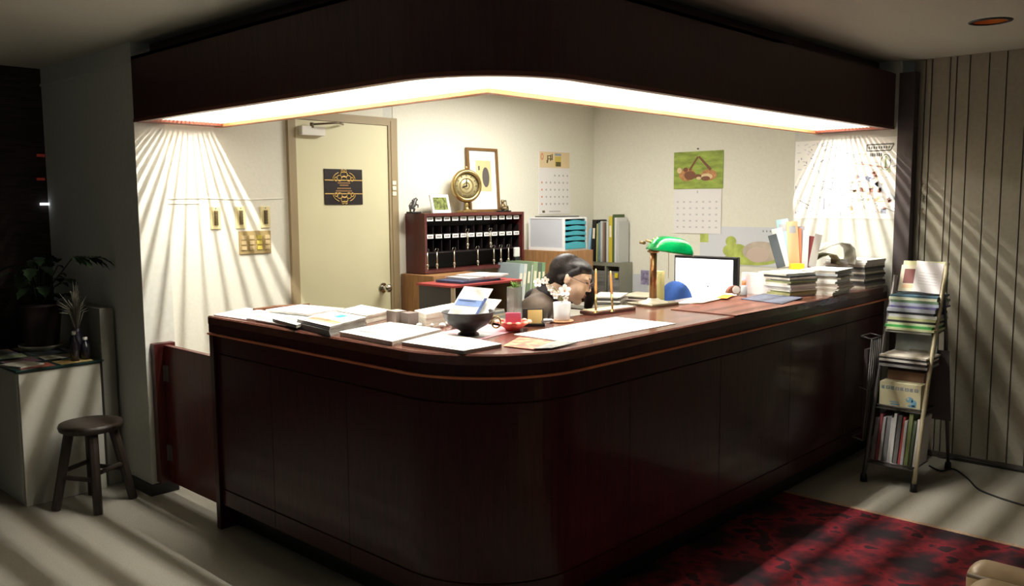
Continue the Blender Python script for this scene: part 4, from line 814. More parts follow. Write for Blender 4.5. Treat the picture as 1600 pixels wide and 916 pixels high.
# corner shelf
sx0 = 5.63; cs = thing('corner_shelf', (5.65, 4.2, 0), 'grey-green metal shelf with upright books in the office corner', 'shelf')
MS = mat('metal_greygreen', (150, 150, 134), .5, metal=.2); zs = 1.062
MB().box(sx0, 5.79, 4.09, 4.49, zs - .03, zs).build('shelf_board', MS, cs); MB().box(sx0, 5.79, 4.09, 4.49, .70, .72).build('shelf_board', MS, cs); MB().box(sx0, 5.79, 4.09, 4.49, .1, .12).build('shelf_board', MS, cs)
for y in (4.09, 4.235, 4.475): MB().box(sx0, 5.79, y, y + .015, 0, zs - .03).build('side_panel', MS, cs)
bks = [(.03, .27, cm((160, 200, 226)), .16, 'pale blue and white slanted file at the left of the corner shelf row'), (.055, .34, BLACK, .07, 'wide black file with pale top leaning in the corner shelf row'), (.02, .31, cm((182, 186, 120)), .03, 'thin yellowish green book beside the black file'), (.022, .32, cm((120, 140, 150)), 0, 'blue-grey book in the corner shelf row'), (.03, .33, cm((196, 200, 196)), 0, 'pale grey file in the corner shelf row'), (.02, .32, cm((150, 120, 100)), 0, 'brown spined book in the corner shelf row'), (.018, .32, cm((96, 84, 76)), 0, 'dark brown thin book in the corner shelf row'), (.028, .33, cm((206, 210, 206)), 0, 'white-grey file right of the dark brown book'), (.045, .37, cm((206, 186, 60)), -.0, 'tall yellow book with red foot in the corner shelf row'), (.022, .385, cm((80, 100, 60)), -.0, 'tall dark green book right of the yellow one'), (.03, .36, cm((216, 216, 214)), -.0, 'tall white file at the right end of the corner shelf'), (.02, .33, cm((196, 198, 196)), 0, 'pale grey file at the far right of the corner shelf')]
row((5.635, 4.44), (0, -1, 0), zs + .001, [(a * .74, h, c, l * .7) for a, h, c, l, _ in bks], [q[4] for q in bks], 'books on the corner shelf', 'book', 'book', .14)
for k in range(9): block('magazine', (5.71, 4.36), 0, .14, .2, .721 + k * .03, .028, GREYS[k % 4], '%s grey magazine in the left lower bay of the corner shelf' % (ORD[k] + ('' if k == 0 else ' from bottom')), 'magazine', 'magazines in left bay')
for k in range(9): block('magazine', (5.71, 4.17), 0, .14, .11, .721 + k * .03, .028, GREYS[(k + 1) % 4], '%s grey magazine in the right lower bay of the corner shelf' % (ORD[k] + ('' if k == 0 else ' from bottom')), 'magazine', 'magazines in right bay')
# ---- main desk along the right wing with papers, monitor
md = thing('writing_desk', (3.64, 3.0, 0), 'pale desk in front of the seated clerk', 'desk')
MB().box(3.28, 4.0, 2.52, 3.38, .71, .74).build('desk_top', DSK, md, bevel=.004)
for x in (3.30, 3.95): MB().box(x, x + .03, 3.05, 3.36, 0, .71).build('side_panel', DSK, md)
od = thing('computer_desk', (5.1, 3.0, 0), 'pale desk carrying the monitor behind the counter', 'desk')
MB().box(4.58, 5.70, 2.57, 3.38, .71, .74).build('desk_top', DSK, od, bevel=.004)
for x in (4.60, 5.66): MB().box(x, x + .03, 2.6, 3.36, 0, .71).build('side_panel', DSK, od)
r2 = thing('back_desk', (5.3, 3.68, 0), 'low pale desk along the calendar wall carrying paper piles', 'desk')
MB().box(4.80, 5.70, 3.42, 3.94, .79, .82).build('desk_top', DSK, r2, bevel=.004)
for x in (4.82, 5.65): MB().box(x, x + .03, 3.44, 3.92, 0, .79).build('side_panel', DSK, r2)
q = PX(975, 462, 5.0)
mag_pile((4.98, 3.72), .5, .3, .22, .8205, [(.012, SPINES[4]), (.006, WHITE), (.012, SPINES[9]), (.006, WHITE), (.008, SPINES[5]), (.012, SPINES[4]), (.006, WHITE), (.008, WHITE)], .02, '%s paper in the messy pile on the back desk left of the lamp', 'messy pile of papers on the back desk', 'paper_bundle', 'paper', 21)
mag_pile((5.36, 3.70), .1, .3, .24, .8205, [(.01, WHITE), (.008, SPINES[5]), (.01, SPINES[9]), (.008, WHITE), (.006, WHITE2)], .02, '%s paper in the low pile at the right of the back desk', 'low pile of papers on the back desk', 'paper_bundle', 'paper', 22)
q = PX(976, 440, 5.6)
tag(MB().box(5.623, 5.629, 4.115, 4.145, .94, .98).build('shelf_label', cm((226, 206, 50))), 'small yellow label on the corner shelf right bay', 'label')
# notices low on the wall right of the shelf
for k, (x0, y0, x1, y1, m, lab) in enumerate(((1002, 422, 1014, 445, mat('notice_photo', (150, 140, 170), .6, noise=.6, nscale=30), 'small photo print stuck low on the wall behind the lamp'), (990, 428, 1012, 462, cm((206, 208, 214)), 'pale printed notice low on the wall behind the lamp'))):
    a = PX(x0, y0, XCAL); c = PX(x1, y1, XCAL); tag(MB().box(XCAL - .004 - .002 * (1 - k), XCAL - .001, c.y, a.y, c.z, a.z).build('wall_notice', m), lab, 'notice')
# monitor
mo = thing('monitor', (4.92, 2.90, .74), 'thin black framed monitor with a bright white screen behind the counter', 'monitor')
y0, y1, z0, z1 = 2.665, 3.125, .885, 1.198
MB().box(4.90, 4.935, y0, y1, z0, z1).build('casing', BLACK, mo, bevel=.004)
SCRM = mat('screen_white', (250, 252, 255), .3, emit=1.15)
b = MB().box(4.897, 4.90, y0 + .03, y1 - .012, z0 + .015, z1 - .018, 0)
b.box(4.8962, 4.897, y0 + .055, y0 + .058, z0 + .02, z1 - .02, 1).box(4.8962, 4.897, y1 - .16, y1 - .11, z0 + .075, z0 + .079, 1).box(4.8962, 4.897, y1 - .1, y1 - .08, z0 + .10, z0 + .108, 2).box(4.8962, 4.897, y1 - .26, y1 - .25, z0 + .115, z0 + .125, 2)
b.build('screen', [SCRM, cm((170, 176, 184)), cm((110, 120, 124))], mo)
MB().cone((4.94, 2.90, .76), (4.94, 2.90, .95), .02).build('neck', BLACK, mo); MB().lathe([(0, 0), (.11, 0), (.11, .008), (.03, .02), (0, .02)], (4.94, 2.90, .7405), 30).build('foot', BLACK, mo)
# office chair (blue)
oc = thing('office_chair', (4.38, 2.92, 0), 'blue rounded office chair back showing behind the banker lamp', 'chair')
BL = mat('chair_blue', (44, 84, 158), .8, noise=.1, nscale=60)
pc_ = PX(1056, 458, 4.40)
b = MB(); Mc = Matrix.Translation((4.40, pc_.y, .955)) @ Matrix.Rotation(.0, 4, 'X')
b.ball((0, 0, 0), (.035, .115, .125), 0, Mc, 24, 14).build('backrest', BL, oc)
MB().lathe([(0, .42), (.2, .42), (.23, .45), (.2, .485), (0, .49)], (4.25, pc_.y, 0), 28).build('seat', BL, oc)
MB().tube([(4.25, pc_.y, .41), (4.40, pc_.y, .42), (4.43, pc_.y, .6), (4.425, pc_.y, .85)], .014).build('back_bar', BLACK, oc)
MB().cone((4.25, pc_.y, .08), (4.25, pc_.y, .42), .025).build('gas_lift', BLACK, oc)
for k in range(5):
    a = k * 2 * math.pi / 5; e = Vector((4.25 + .25 * math.cos(a), pc_.y + .25 * math.sin(a), .06))
    lg = MB().tube([(4.25, pc_.y, .1), e], [.02, .012]).build('leg', BLACK, oc); MB().cone(e + Vector((-.012, 0, -.033)), e + Vector((.012, 0, -.033)), .025, n=14).build('caster', BLACK, lg)
# upright files between lamp and chair
for k, (px, py0, py1, m, lab, wdt) in enumerate(((1027, 424, 472, cm((214, 206, 140)), 'upright pale yellow file right of the lamp pole', .05),)):
    a = PX(px, py1, 3.93); h = PX(px, py0, 3.93).z - .741
    tag(MB().box(a.x, a.x + .03 + .1 * k, a.y - wdt / 2, a.y + wdt / 2, .741, .741 + h).build('file_box', m), lab, 'file')

# ================================================================ the clerk
def remesh(o, vox, smooth=3, f=.6):
    m = o.modifiers.new('remesh', 'REMESH'); m.mode = 'VOXEL'; m.voxel_size = vox; m.use_smooth_shade = True
    s = o.modifiers.new('smooth', 'SMOOTH'); s.iterations = smooth; s.factor = f
    return o
hc0 = CAM + ray(893, 435).normalized() * 4.2
hd = (rt * math.cos(.22) - fwd * math.sin(.22)).normalized()        # where she faces
rv = hd.cross(Vector((0, 0, 1))).normalized()                        # her right side
pitch = math.radians(21)
F = (hd * math.cos(pitch) - Vector((0, 0, math.sin(pitch)))).normalized(); U = rv.cross(F).normalized()
HM = Matrix(((rv.x, F.x, U.x, hc0.x), (rv.y, F.y, U.y, hc0.y), (rv.z, F.z, U.z, hc0.z), (0, 0, 0, 1)))
nb = hc0 - hd * .125 + Vector((0, 0, -.09))                         # neck base
pel = nb - hd * .20; pel.z = .50
chest = nb - hd * .045 + Vector((0, 0, -.13)); belly = pel.lerp(chest, .5) - hd * .03
sh = [nb + rv * s * .17 - hd * .03 + Vector((0, 0, -.05)) for s in (1, -1)]
el = [sh[0] + rv * .05 + hd * .06 + Vector((0, 0, -.26)), sh[1] - rv * .05 + hd * .10 + Vector((0, 0, -.25))]
for e in el: e.z = max(e.z, .802)
wr = [Vector((el[0].x + .24, el[0].y + .02, .787)), Vector((el[1].x + .19, el[1].y - .12, .787))]
hip = [pel + rv * s * .09 for s in (1, -1)]; kn = [h + hd * .35 + rv * s * .03 for h, s in zip(hip, (1, -1))]
for k in kn: k.z = .50
an = [k - hd * .04 for k in kn]
for a in an: a.z = .09
pr = thing('person', (pel.x, pel.y, 0), 'seated clerk with dark tied hair and glasses bending over her desk behind the counter', 'person')
SKIN = mat('skin', (246, 210, 184), .5, noise=.03, nscale=30)
b = MB()
b.ball((0, -.012, .020), (.072, .092, .082), 0, HM, 28, 18).ball((0, .030, .030), (.061, .061, .048), 0, HM, 24, 16).ball((0, .028, -.028), (.059, .060, .080), 0, HM, 28, 18).ball((0, .064, -.092), (.025, .024, .022), 0, HM)
for s in (1, -1):
    b.cone((s * .05, -.005, -.045), (s * .012, .062, -.096), .020, .016, 12, 0, HM).ball((s * .034, .057, -.030), (.024, .024, .026), 0, HM)
    b.ball((s * .073, -.010, .000), (.008, .017, .029), 0, HM).ball((s * .078, -.015, .006), (.006, .014, .020), 0, HM)
    b.ball((s * .03, .076, .028), (.024, .011, .008), 0, HM)
b.cone((0, .082, .018), (0, .102, -.022), .006, .009, 10, 0, HM).ball((0, .101, -.025), (.010, .010, .008), 0, HM).ball((.009, .090, -.029), (.006, .008, .005), 0, HM).ball((-.009, .090, -.029), (.006, .008, .005), 0, HM)
b.ball((0, .083, -.052), (.021, .010, .007), 0, HM).ball((0, .080, -.064), (.018, .010, .007), 0, HM)
def cap(a, c, r0, r1): b.cone(a, c, r0, r1, 16).ball(a, r0).ball(c, r1)
cap(HM @ Vector((0, -.035, -.05)), nb, .050, .056)
cap(nb, chest, .05, .09); cap(chest, belly, .095, .10); cap(belly, pel, .10, .13)
for i in (0, 1):
    cap(chest.lerp(sh[i], .3), sh[i], .05, .044); cap(sh[i], el[i], .045, .036); cap(el[i], wr[i], .036, .024)
    cap(pel, hip[i], .11, .10); cap(hip[i], kn[i], .082, .055); cap(kn[i], an[i], .052, .034); cap(an[i], an[i] + hd * .15 + Vector((0, 0, -.055)), .034, .024)
    d = (wr[i] - el[i]).normalized(); sd = d.cross(Vector((0, 0, 1))).normalized()
    pm = wr[i] + d * .05 - Vector((0, 0, .014)); b.cone(wr[i], pm + d * .02, .024, .022, 12).ball(pm, (.036, .036, .015))
    for k in range(4):
        o_s = (k - 1.5) * .018; L_ = (.062, .074, .070, .054)[k]; p0 = wr[i] + d * .075 + sd * o_s - Vector((0, 0, .016)); p1 = p0 + d * L_ * .5 + Vector((0, 0, .006)); p2 = p1 + d * L_ * .45 - Vector((0, 0, .012))
        b.tube([p0 - d * .02, p0, p1, p2], [.009, .0085, .008, .006], 8)
    sg = -1 if i == 0 else 1
    b.tube([wr[i] + d * .02 + sd * sg * .022, wr[i] + d * .05 + sd * sg * .042, wr[i] + d * .08 + sd * sg * .045], [.011, .010, .007], 8)
remesh(b.build('body', SKIN, pr), .0042, 3, .5)
# hair
b = MB().ball((0, -.032, .024), (.0785, .090, .087), 0, HM, 28, 18).ball((0, .004, .064), (.071, .082, .043), 0, HM, 24, 14).ball((0, -.085, -.03), (.05, .035, .055), 0, HM)
b.cone((.055, .03, .06), (.07, -.05, -.02), .02, .018, 10, 0, HM)
lk = HM @ Vector((-.050, .062, .06))
b.tube([lk, HM @ Vector((-.066, .070, .0)), lk + hd * .012 + Vector((0, 0, -.10)) - rv * .02, lk - hd * .01 + Vector((0, 0, -.19)) - rv * .02], [.022, .030, .034, .020], 12)
b.tube([HM @ Vector((0, -.10, -.03)), HM @ Vector((0, -.12, -.09)), HM @ Vector((0, -.13, -.16))], [.025, .028, .016], 12)
remesh(b.build('hair', mat('hair_black', (30, 23, 24), .48, noise=.3, nscale=60, bump=.5), pr), .004, 2)
LIP = mat('lip', (196, 110, 100), .4)
b = MB().ball((0, .092, -.053), (.017, .005, .0035), 0, HM).ball((0, .0895, -.061), (.014, .005, .004), 0, HM); b.build('lips', LIP, pr)
for s in (1, -1):
    MB().ball((s * .030, .084, .009), (.013, .007, .004), 0, HM).build('eye', mat('lash_dark', (50, 36, 34), .5), pr)
    MB().tube([HM @ Vector((s * .014, .088, .030)), HM @ Vector((s * .03, .087, .034)), HM @ Vector((s * .046, .078, .030))], [.002, .003, .0015], 6).build('eyebrow', mat('brow', (52, 38, 34)), pr)
gl = MB()
for s in (1, -1):
    pts = []
    for k in range(17):
        a = 2 * math.pi * k / 16; pts.append(HM @ Vector((s * .032 + .024 * math.cos(a), .104 - abs(.024 * math.cos(a) + .0) * .12, .004 + .016 * math.sin(a))))
    gl.tube(pts, .0017, 6); gl.tube([HM @ Vector((s * .056, .100, .010)), HM @ Vector((s * .072, .06, .012)), HM @ Vector((s * .080, -.01, .016))], .0015, 6)
gl.tube([HM @ Vector((-.008, .104, .002)), HM @ Vector((0, .108, .005)), HM @ Vector((.008, .104, .002))], .0014, 6)
gl.build('glasses', mat('glasses_metal', (120, 96, 100), .3, metal=.6), pr)
b = MB(); JK = mat('jacket_brown', (98, 84, 72), .8, noise=.08, nscale=60)
def cap(a, c, r0, r1): b.cone(a, c, r0, r1, 18).ball(a, r0, 0, None, 18, 12).ball(c, r1, 0, None, 18, 12)
cap(nb - hd * .02 + Vector((0, 0, -.035)), chest, .085, .125); cap(chest, belly, .128, .128); cap(belly, pel + Vector((0, 0, .06)), .128, .142)
for i in (0, 1):
    s = (1, -1)[i]
    cap(nb - hd * .02 + Vector((0, 0, -.045)), sh[i], .072, .070); cap(sh[i], el[i], .062, .048); cap(el[i], el[i].lerp(wr[i], .85), .048, .034); cap(chest + rv * s * .05, belly + rv * s * .05, .11, .10)
remesh(b.build('jacket', JK, pr), .008, 3)
b = MB(); cap(nb + hd * .0 + Vector((0, 0, .0)), nb - hd * .02 + Vector((0, 0, -.045)), .066, .088); b.ball(nb - hd * .05 + Vector((0, 0, -.01)), (.06, .06, .05))
remesh(b.build('collar', mat('collar_black', (30, 26, 28), .7), pr), .006, 2)
b = MB()
for i in (0, 1): cap(pel, hip[i], .125, .115); cap(hip[i], kn[i], .097, .07); cap(kn[i], an[i], .066, .055)
remesh(b.build('trousers', mat('trouser_black', (34, 32, 36), .8), pr), .01, 3)
b = MB()
for i in (0, 1): cap(an[i] + Vector((0, 0, -.045)), an[i] + hd * .16 + Vector((0, 0, -.055)), .042, .034)
b.build('shoes', BLACK, pr)
st = thing('desk_stool', (pel.x, pel.y, 0), 'round dark office stool under the seated clerk', 'stool')
MB().lathe([(0, .31), (.19, .31), (.2, .33), (.18, .355), (0, .36)], (pel.x, pel.y, 0), 28).build('seat', DARK, st); MB().cone((pel.x, pel.y, .03), (pel.x, pel.y, .31), .025).build('post', STEEL, st); MB().lathe([(0, 0), (.2, 0), (.2, .015), (.03, .03), (0, .03)], (pel.x, pel.y, 0), 28).build('base', DARK, st)
block('paper_sheet', (wr[0].x + .17, wr[0].y - .02), .3, .24, .18, .7405, .004, WHITE, 'white sheet on the desk in front of the clerk', 'paper')

# ================================================================ left side of the lobby
# cabinet with glass top
cb = thing('side_cabinet', (1.64, 5.2, 0), 'pale grey cabinet with a glass top at the far left', 'cabinet')
CBM = mat('cabinet_grey', (196, 194, 180), .6, noise=.03, nscale=30); cY0, cY1 = 4.80, 5.72
MB().box(1.44, 1.845, cY0, cY1, .0, .70).build('body', CBM, cb, bevel=.003)
MB().box(1.436, 1.439, cY0 + .02, cY0 + .05, .02, .69).build('edge_strip', mat('edge_strip', (206, 204, 190)), cb)
MB().box(1.425, 1.86, cY0 - .015, cY1, .7085, .7165).build('glass_top', mat('dark_glass', (44, 66, 62), .05, coat=.6), cb)
MB().box(1.43, 1.855, cY0 - .008, cY1, .7005, .708).build('under_board', mat('under_board', (52, 60, 56), .4), cb)
rr = random.Random(12)
LC = [(120, 62, 46), (176, 150, 96), (90, 60, 70), (190, 184, 168), (140, 150, 120), (96, 110, 120), (166, 110, 74), (200, 190, 150)]
for k in range(8):
    x = 1.50 + (k % 2) * .19 ; y = cY0 + .07 + (k // 2) * .21
    block('postcard', (x + .04, y), rr.uniform(-.1, .1), .165, .13, .7168, .0012, cm(LC[k]), '%s postcard on the cabinet glass top, %s from the front' % ('left' if k % 2 == 0 else 'right', ['nearest row', 'second row', 'third row', 'back row'][k // 2]), 'postcard', 'postcards on the glass top')
GZ = .7184
pb = thing('partition_board', (1.90, 5.05, 0), 'tall narrow grey board standing between cabinet and pillar wall', 'board')
MB().box(1.868, 1.942, 4.83, 5.25, 0, .99).build('board', mat('board_grey', (132, 130, 120), .7), pb, bevel=.003)
# pot plant
q = PZ(86, 538, GZ); pc = (max(q.x, 1.55), q.y)
pc = (1.76, 5.41)
tag(MB().lathe([(0, 0), (.085, 0), (.12, .022), (.125, .03), (.12, .03), (.085, .008), (0, .006)], (pc[0], pc[1], GZ), 36).build('plant_saucer', mat('saucer_cream', (206, 196, 176), .4)), 'wide cream saucer under the dark plant pot', 'saucer')
pp = thing('potted_plant', (pc[0], pc[1], GZ + .0065), 'leafy dark green pot plant in a large dark pot on the cabinet', 'plant')
zp = GZ + .0065
MB().lathe([(0, 0), (.075, 0), (.09, .02), (.110, .2), (.117, .24), (.122, .245), (.122, .265), (.112, .265), (.104, .22), (0, .215)], (pc[0], pc[1], zp), 36).build('pot', mat('pot_dark', (44, 30, 30), .5, noise=.2, nscale=10), pp)
MB().lathe([(0, .222), (.104, .222)], (pc[0], pc[1], zp), 30).build('soil', mat('soil', (40, 30, 24), .9), pp)
b = MB(); st_ = MB(); rr = random.Random(3)
def leaf(b, base, tip, wd, n=7, lobes=True):
    base = Vector(base); tip = Vector(tip); t = tip - base; s = t.cross(Vector((0, 0, 1))).normalized(); up = s.cross(t).normalized(); L = t.length; vs = []
    for k in range(n + 1):
        u = k / n; ww = wd * math.sin(math.pi * min(1, u * .92 + .06)) * (1 if not lobes or k % 2 else .68); c = base + t * u - Vector((0, 0, 1)) * L * .35 * u * u
        vs += [c - s * ww + up * ww * .25, c, c + s * ww + up * ww * .25]
    b.add(vs, [(3 * k + j, 3 * k + j + 1, 3 * k + j + 4, 3 * k + j + 3) for k in range(n) for j in (0, 1)], 0, None, True)
for k in range(30):
    a = rr.uniform(0, 6.28); r = rr.uniform(.05, .24); h = rr.uniform(.04, .26) + (.06 if r < .12 else 0)
    if math.cos(a) * r > .14: r *= .7
    e = Vector((min(1.87, pc[0] + r * math.cos(a)), min(5.66, pc[1] + r * math.sin(a)), zp + .25 + h)); s0 = Vector((pc[0] + .03 * math.cos(a), pc[1] + .03 * math.sin(a), zp + .22))
    st_.tube([s0, s0.lerp(e, .5) + Vector((0, 0, .05)), e], .003, 5)
    e2 = e + Vector((math.cos(a), math.sin(a), -.1)) * rr.uniform(.07, .13)
    e2.x = min(e2.x, 1.90); e2.y = min(e2.y, 5.70); leaf(b, e, e2, rr.uniform(.03, .05))
# the long arm of leaves reaching right in front of the pale wall
arm = [Vector((pc[0], pc[1], zp + .22)), Vector((1.74, 5.15, zp + .38)), PY(114, 402, 4.9), PY(150, 402, 4.86)]
st_.tube(arm, .004, 6)
for k in range(7):
    p = arm[2].lerp(arm[3], k / 6); leaf(b, p, p + Vector((.02 + .01 * k, -.05, -.02 - .01 * (k % 3))), .03); leaf(b, p, p + Vector((.03, .05, .01)), .026)
b.build('foliage', mat('foliage_dark', (46, 66, 40), .5, noise=.4, nscale=20), pp); st_.build('stems', mat('stem_dark', (52, 58, 38), .6), pp)
# pale dry grass bunch in slim dark vase
q = (1.80, 4.98); gv = thing('dried_grass_vase', (q[0], q[1], GZ), 'slim dark vase with pale dried grass beside the pot plant', 'vase')
MB().lathe([(0, 0), (.035, 0), (.042, .03), (.038, .10), (.022, .14), (.024, .16), (.018, .16), (.015, .13), (0, .12)], (q[0], q[1], GZ), 24).build('vase', mat('vase_dark', (38, 32, 44), .3), gv)
b = MB(); rr = random.Random(9)
for k in range(60):
    a = rr.uniform(0, 6.28); r = rr.uniform(.01, .10); tp_ = Vector((min(1.94, q[0] + r * math.cos(a)), q[1] + r * math.sin(a), GZ + rr.uniform(.3, .43) - r * .6))
    b.tube([(q[0], q[1], GZ + .13), Vector((q[0], q[1], GZ + .24)).lerp(tp_, .4), tp_], [.001, .004, .0015], 5)
b.build('dried_grass', mat('dried_grass', (120, 116, 102), .9), gv)
for k, (x, y, h, r, lab) in enumerate(((1.74, 4.86, .16, .022, 'dark slim bottle with pale cap nearest the cabinet front corner'), (1.80, 4.87, .12, .024, 'shorter dark bottle beside the tall board on the cabinet'))):
    bt = thing('bottle', (x, y, GZ), lab, 'bottle'); MB().lathe([(0, 0), (r, 0), (r, h * .65), (r * .4, h * .8), (r * .4, h * .9)], (x, y, GZ), 20).build('body', mat('bottle_dark', (36, 32, 40), .25), bt)
    MB().lathe([(r * .5, h * .88), (r * .5, h), (0, h)], (x, y, GZ), 16).build('cap', mat('cap_pale', (190, 186, 176), .5), bt)
for k, (x, y, a, m, lab) in enumerate(((1.50, 4.93, .3, cm((150, 146, 136)), 'pale booklet lying on the glass top near its left front corner'), (1.53, 5.40, .1, cm((80, 84, 86)), 'grey booklet lying on the glass top behind the plant'))): block('booklet', (x, y), a, .13, .17, GZ + .0004, .008, m, lab, 'booklet')
# wooden stool
sc_ = (1.695, 4.575); so = thing('wooden_stool', (sc_[0], sc_[1], 0), 'small round dark wooden four-legged stool in front of the cabinet', 'stool')
STM = mat('stool_wood', (50, 40, 33), .5, noise=.35, nscale=10, stretch=(1, 6, 1))
MB().lathe([(0, .405), (.135, .400), (.15, .408), (.155, .425), (.15, .438), (.12, .442), (0, .436)], (sc_[0], sc_[1], 0), 40).build('seat', STM, so)
vdir = Vector((.73, .684, 0)); angs = [math.radians(-107 + 90 * k) for k in range(4)]; ft = []
for a in angs:
    tpv = Vector((sc_[0] + .10 * math.cos(a), sc_[1] + .10 * math.sin(a), .41)); bt_ = Vector((sc_[0] + .182 * math.cos(a), sc_[1] + .182 * math.sin(a), 0)); ft.append((tpv, bt_))
    MB().cone(tpv, bt_ + Vector((0, 0, .002)), .025, .022, 8, smooth=False).build('leg', STM, so)
for k in (0, 1, 2, 3):
    a, c = ft[k], ft[(k + 1) % 4]; h = .17 if k % 2 else .2; f_ = 1 - h / .41
    MB().cone(a[0].lerp(a[1], f_), c[0].lerp(c[1], f_), .013, .013, 8, smooth=False).build('stretcher', STM, so)
# small glowing boxes on the far dark wall
tag(MB().box(PY(62, 318, YB).x, PY(76, 318, YB).x, YB - .02, YB - .001, PY(68, 321, YB).z, PY(68, 317, YB).z).build('glow_strip', mat('strip_glow', (240, 246, 255), .4, emit=1.3)), 'tiny bright white glowing strip on the dark far left wall', 'glow')
for y_, lab in ((243, 'upper dim red painted glint on the dark far left wall'), (280, 'lower dim red painted glint on the dark far left wall')):
    tag(MB().box(PY(57, y_, YB).x, PY(69, y_, YB).x, YB - .012, YB - .001, PY(63, y_ + 2, YB).z, PY(63, y_ - 2, YB).z).build('red_glint', mat('red_glow', (130, 44, 34), .5, emit=.22)), lab, 'glow')  # glowing boxes stand in for red reflected glints

# ================================================================ right side of the lobby
# rug
RUGM = bpy.data.materials.new('rug_pattern'); RUGM.use_nodes = True; nt = RUGM.node_tree; bs = nt.nodes['Principled BSDF']; bs.inputs['Roughness'].default_value = .95
tc = nt.nodes.new('ShaderNodeTexCoord'); mp = nt.nodes.new('ShaderNodeMapping'); mp.inputs['Rotation'].default_value = (0, 0, .785); mp.inputs['Scale'].default_value = (1, 1, 1)
vo = nt.nodes.new('ShaderNodeTexVoronoi'); vo.distance = 'CHEBYCHEV'; vo.inputs['Scale'].default_value = 2.6; vo.inputs['Randomness'].default_value = .25
nz = nt.nodes.new('ShaderNodeTexNoise'); nz.inputs['Scale'].default_value = 14; nz.inputs['Detail'].default_value = 6
ma = nt.nodes.new('ShaderNodeMath'); ma.operation = 'MULTIPLY_ADD'; ma.inputs[1].default_value = .9
rp = nt.nodes.new('ShaderNodeValToRGB')
for l in ((tc.outputs['Object'], mp.inputs[0]), (mp.outputs[0], vo.inputs[0]), (tc.outputs['Object'], nz.inputs[0]), (nz.outputs[0], ma.inputs[0]), (vo.outputs['Distance'], ma.inputs[2]), (ma.outputs[0], rp.inputs[0]), (rp.outputs[0], bs.inputs[0])): nt.links.new(*l)
els = ((.50, (20, 12, 18)), (.64, (44, 10, 22)), (.80, (90, 10, 26)), (.93, (128, 14, 32)), (1.0, (40, 12, 22)))
for i, (p_, c_) in enumerate(els):
    e_ = rp.color_ramp.elements[i] if i < 2 else rp.color_ramp.elements.new(p_); e_.position = p_; e_.color = (*s2l(c_), 1)
rg = thing('rug', (3.4, .9, 0), 'dark red patterned rug on the floor before the counter', 'rug')
MB().box(2.55, 4.235, -1.2, 2.01, .001, .010).build('pile', RUGM, rg)
MB().box(4.235, 4.262, -1.2, 2.01, .001, .011).build('binding', mat('rug_edge', (170, 140, 112), .9, noise=.2, nscale=60), rg); MB().box(2.52, 2.55, -1.2, 2.01, .001, .011).build('binding', MATS['rug_edge'], rg)
# magazine rack
UR = Vector((.314, 0, .95)); NR = Vector((-.95, 0, .314)); PR0 = Vector((4.73, 1.6, 0))
def PL(x, y): return PN(x, y, PR0, NR)
rk = thing('magazine_rack', (4.95, 1.6, 0), 'leaning pale metal magazine rack crammed with papers right of the counter', 'magazine rack')
RM = mat('rack_metal', (196, 184, 152), .4, metal=.3); RMD = mat('rack_dark_metal', (110, 106, 104), .4, metal=.6)
YLR, YRR = 1.775, 1.51
def rail(y, bow, m): 
    pts = []
    for k in range(9):
        s = k / 8 * bow; x = 4.73 + .40 * (s / 1.21) - .03 * math.sin(math.pi * k / 8) ; pts.append((x, y, max(s, .035)))
    return MB().tube(pts, .0115, 10).build('rail', m, rk)
rail(YLR, 1.12, RMD); rail(YRR, 1.20, RM)
for y in (YLR, YRR):
    MB().tube([(5.27, y - .01, .035), (5.24, y, .35), (5.16, y, .80), (5.08, y, 1.03)], .010, 8).build('back_leg', RMD, rk)
for x, y in ((4.73, YLR), (4.73, YRR), (5.27, YLR - .01), (5.27, YRR - .01)):
    MB().cone((x, y, .0), (x, y, .042), .02, .016, 12).build('rubber_foot', BLACK, rk)
tz_ = [PX(1395, 728, 4.76).z, PX(1410, 642, 4.84).z, PX(1412, 573, 4.92).z, PX(1425, 520, 5.0).z, PX(1440, 458, 5.06).z]
def px_(z): return 4.73 + .40 * z / 1.21
for i, z in enumerate(tz_):
    x = px_(z)
    MB().box(x - .01 - (.02 if i < 4 else 0), min(x + .22, 5.27 - .2 * z + .0), YRR + .012, YLR - .012, z - .004, z).build('shelf_tray', RMD, rk)
    if i < 2: MB().cone((x - .012, YRR, z + .012), (x - .012, YLR, z + .012), .005, n=8).build('cross_bar', RMD, rk)
MB().cone((5.19, YRR + .0, .55), (5.19, YLR, .55), .007, n=8).build('cross_bar', CHROME, rk)
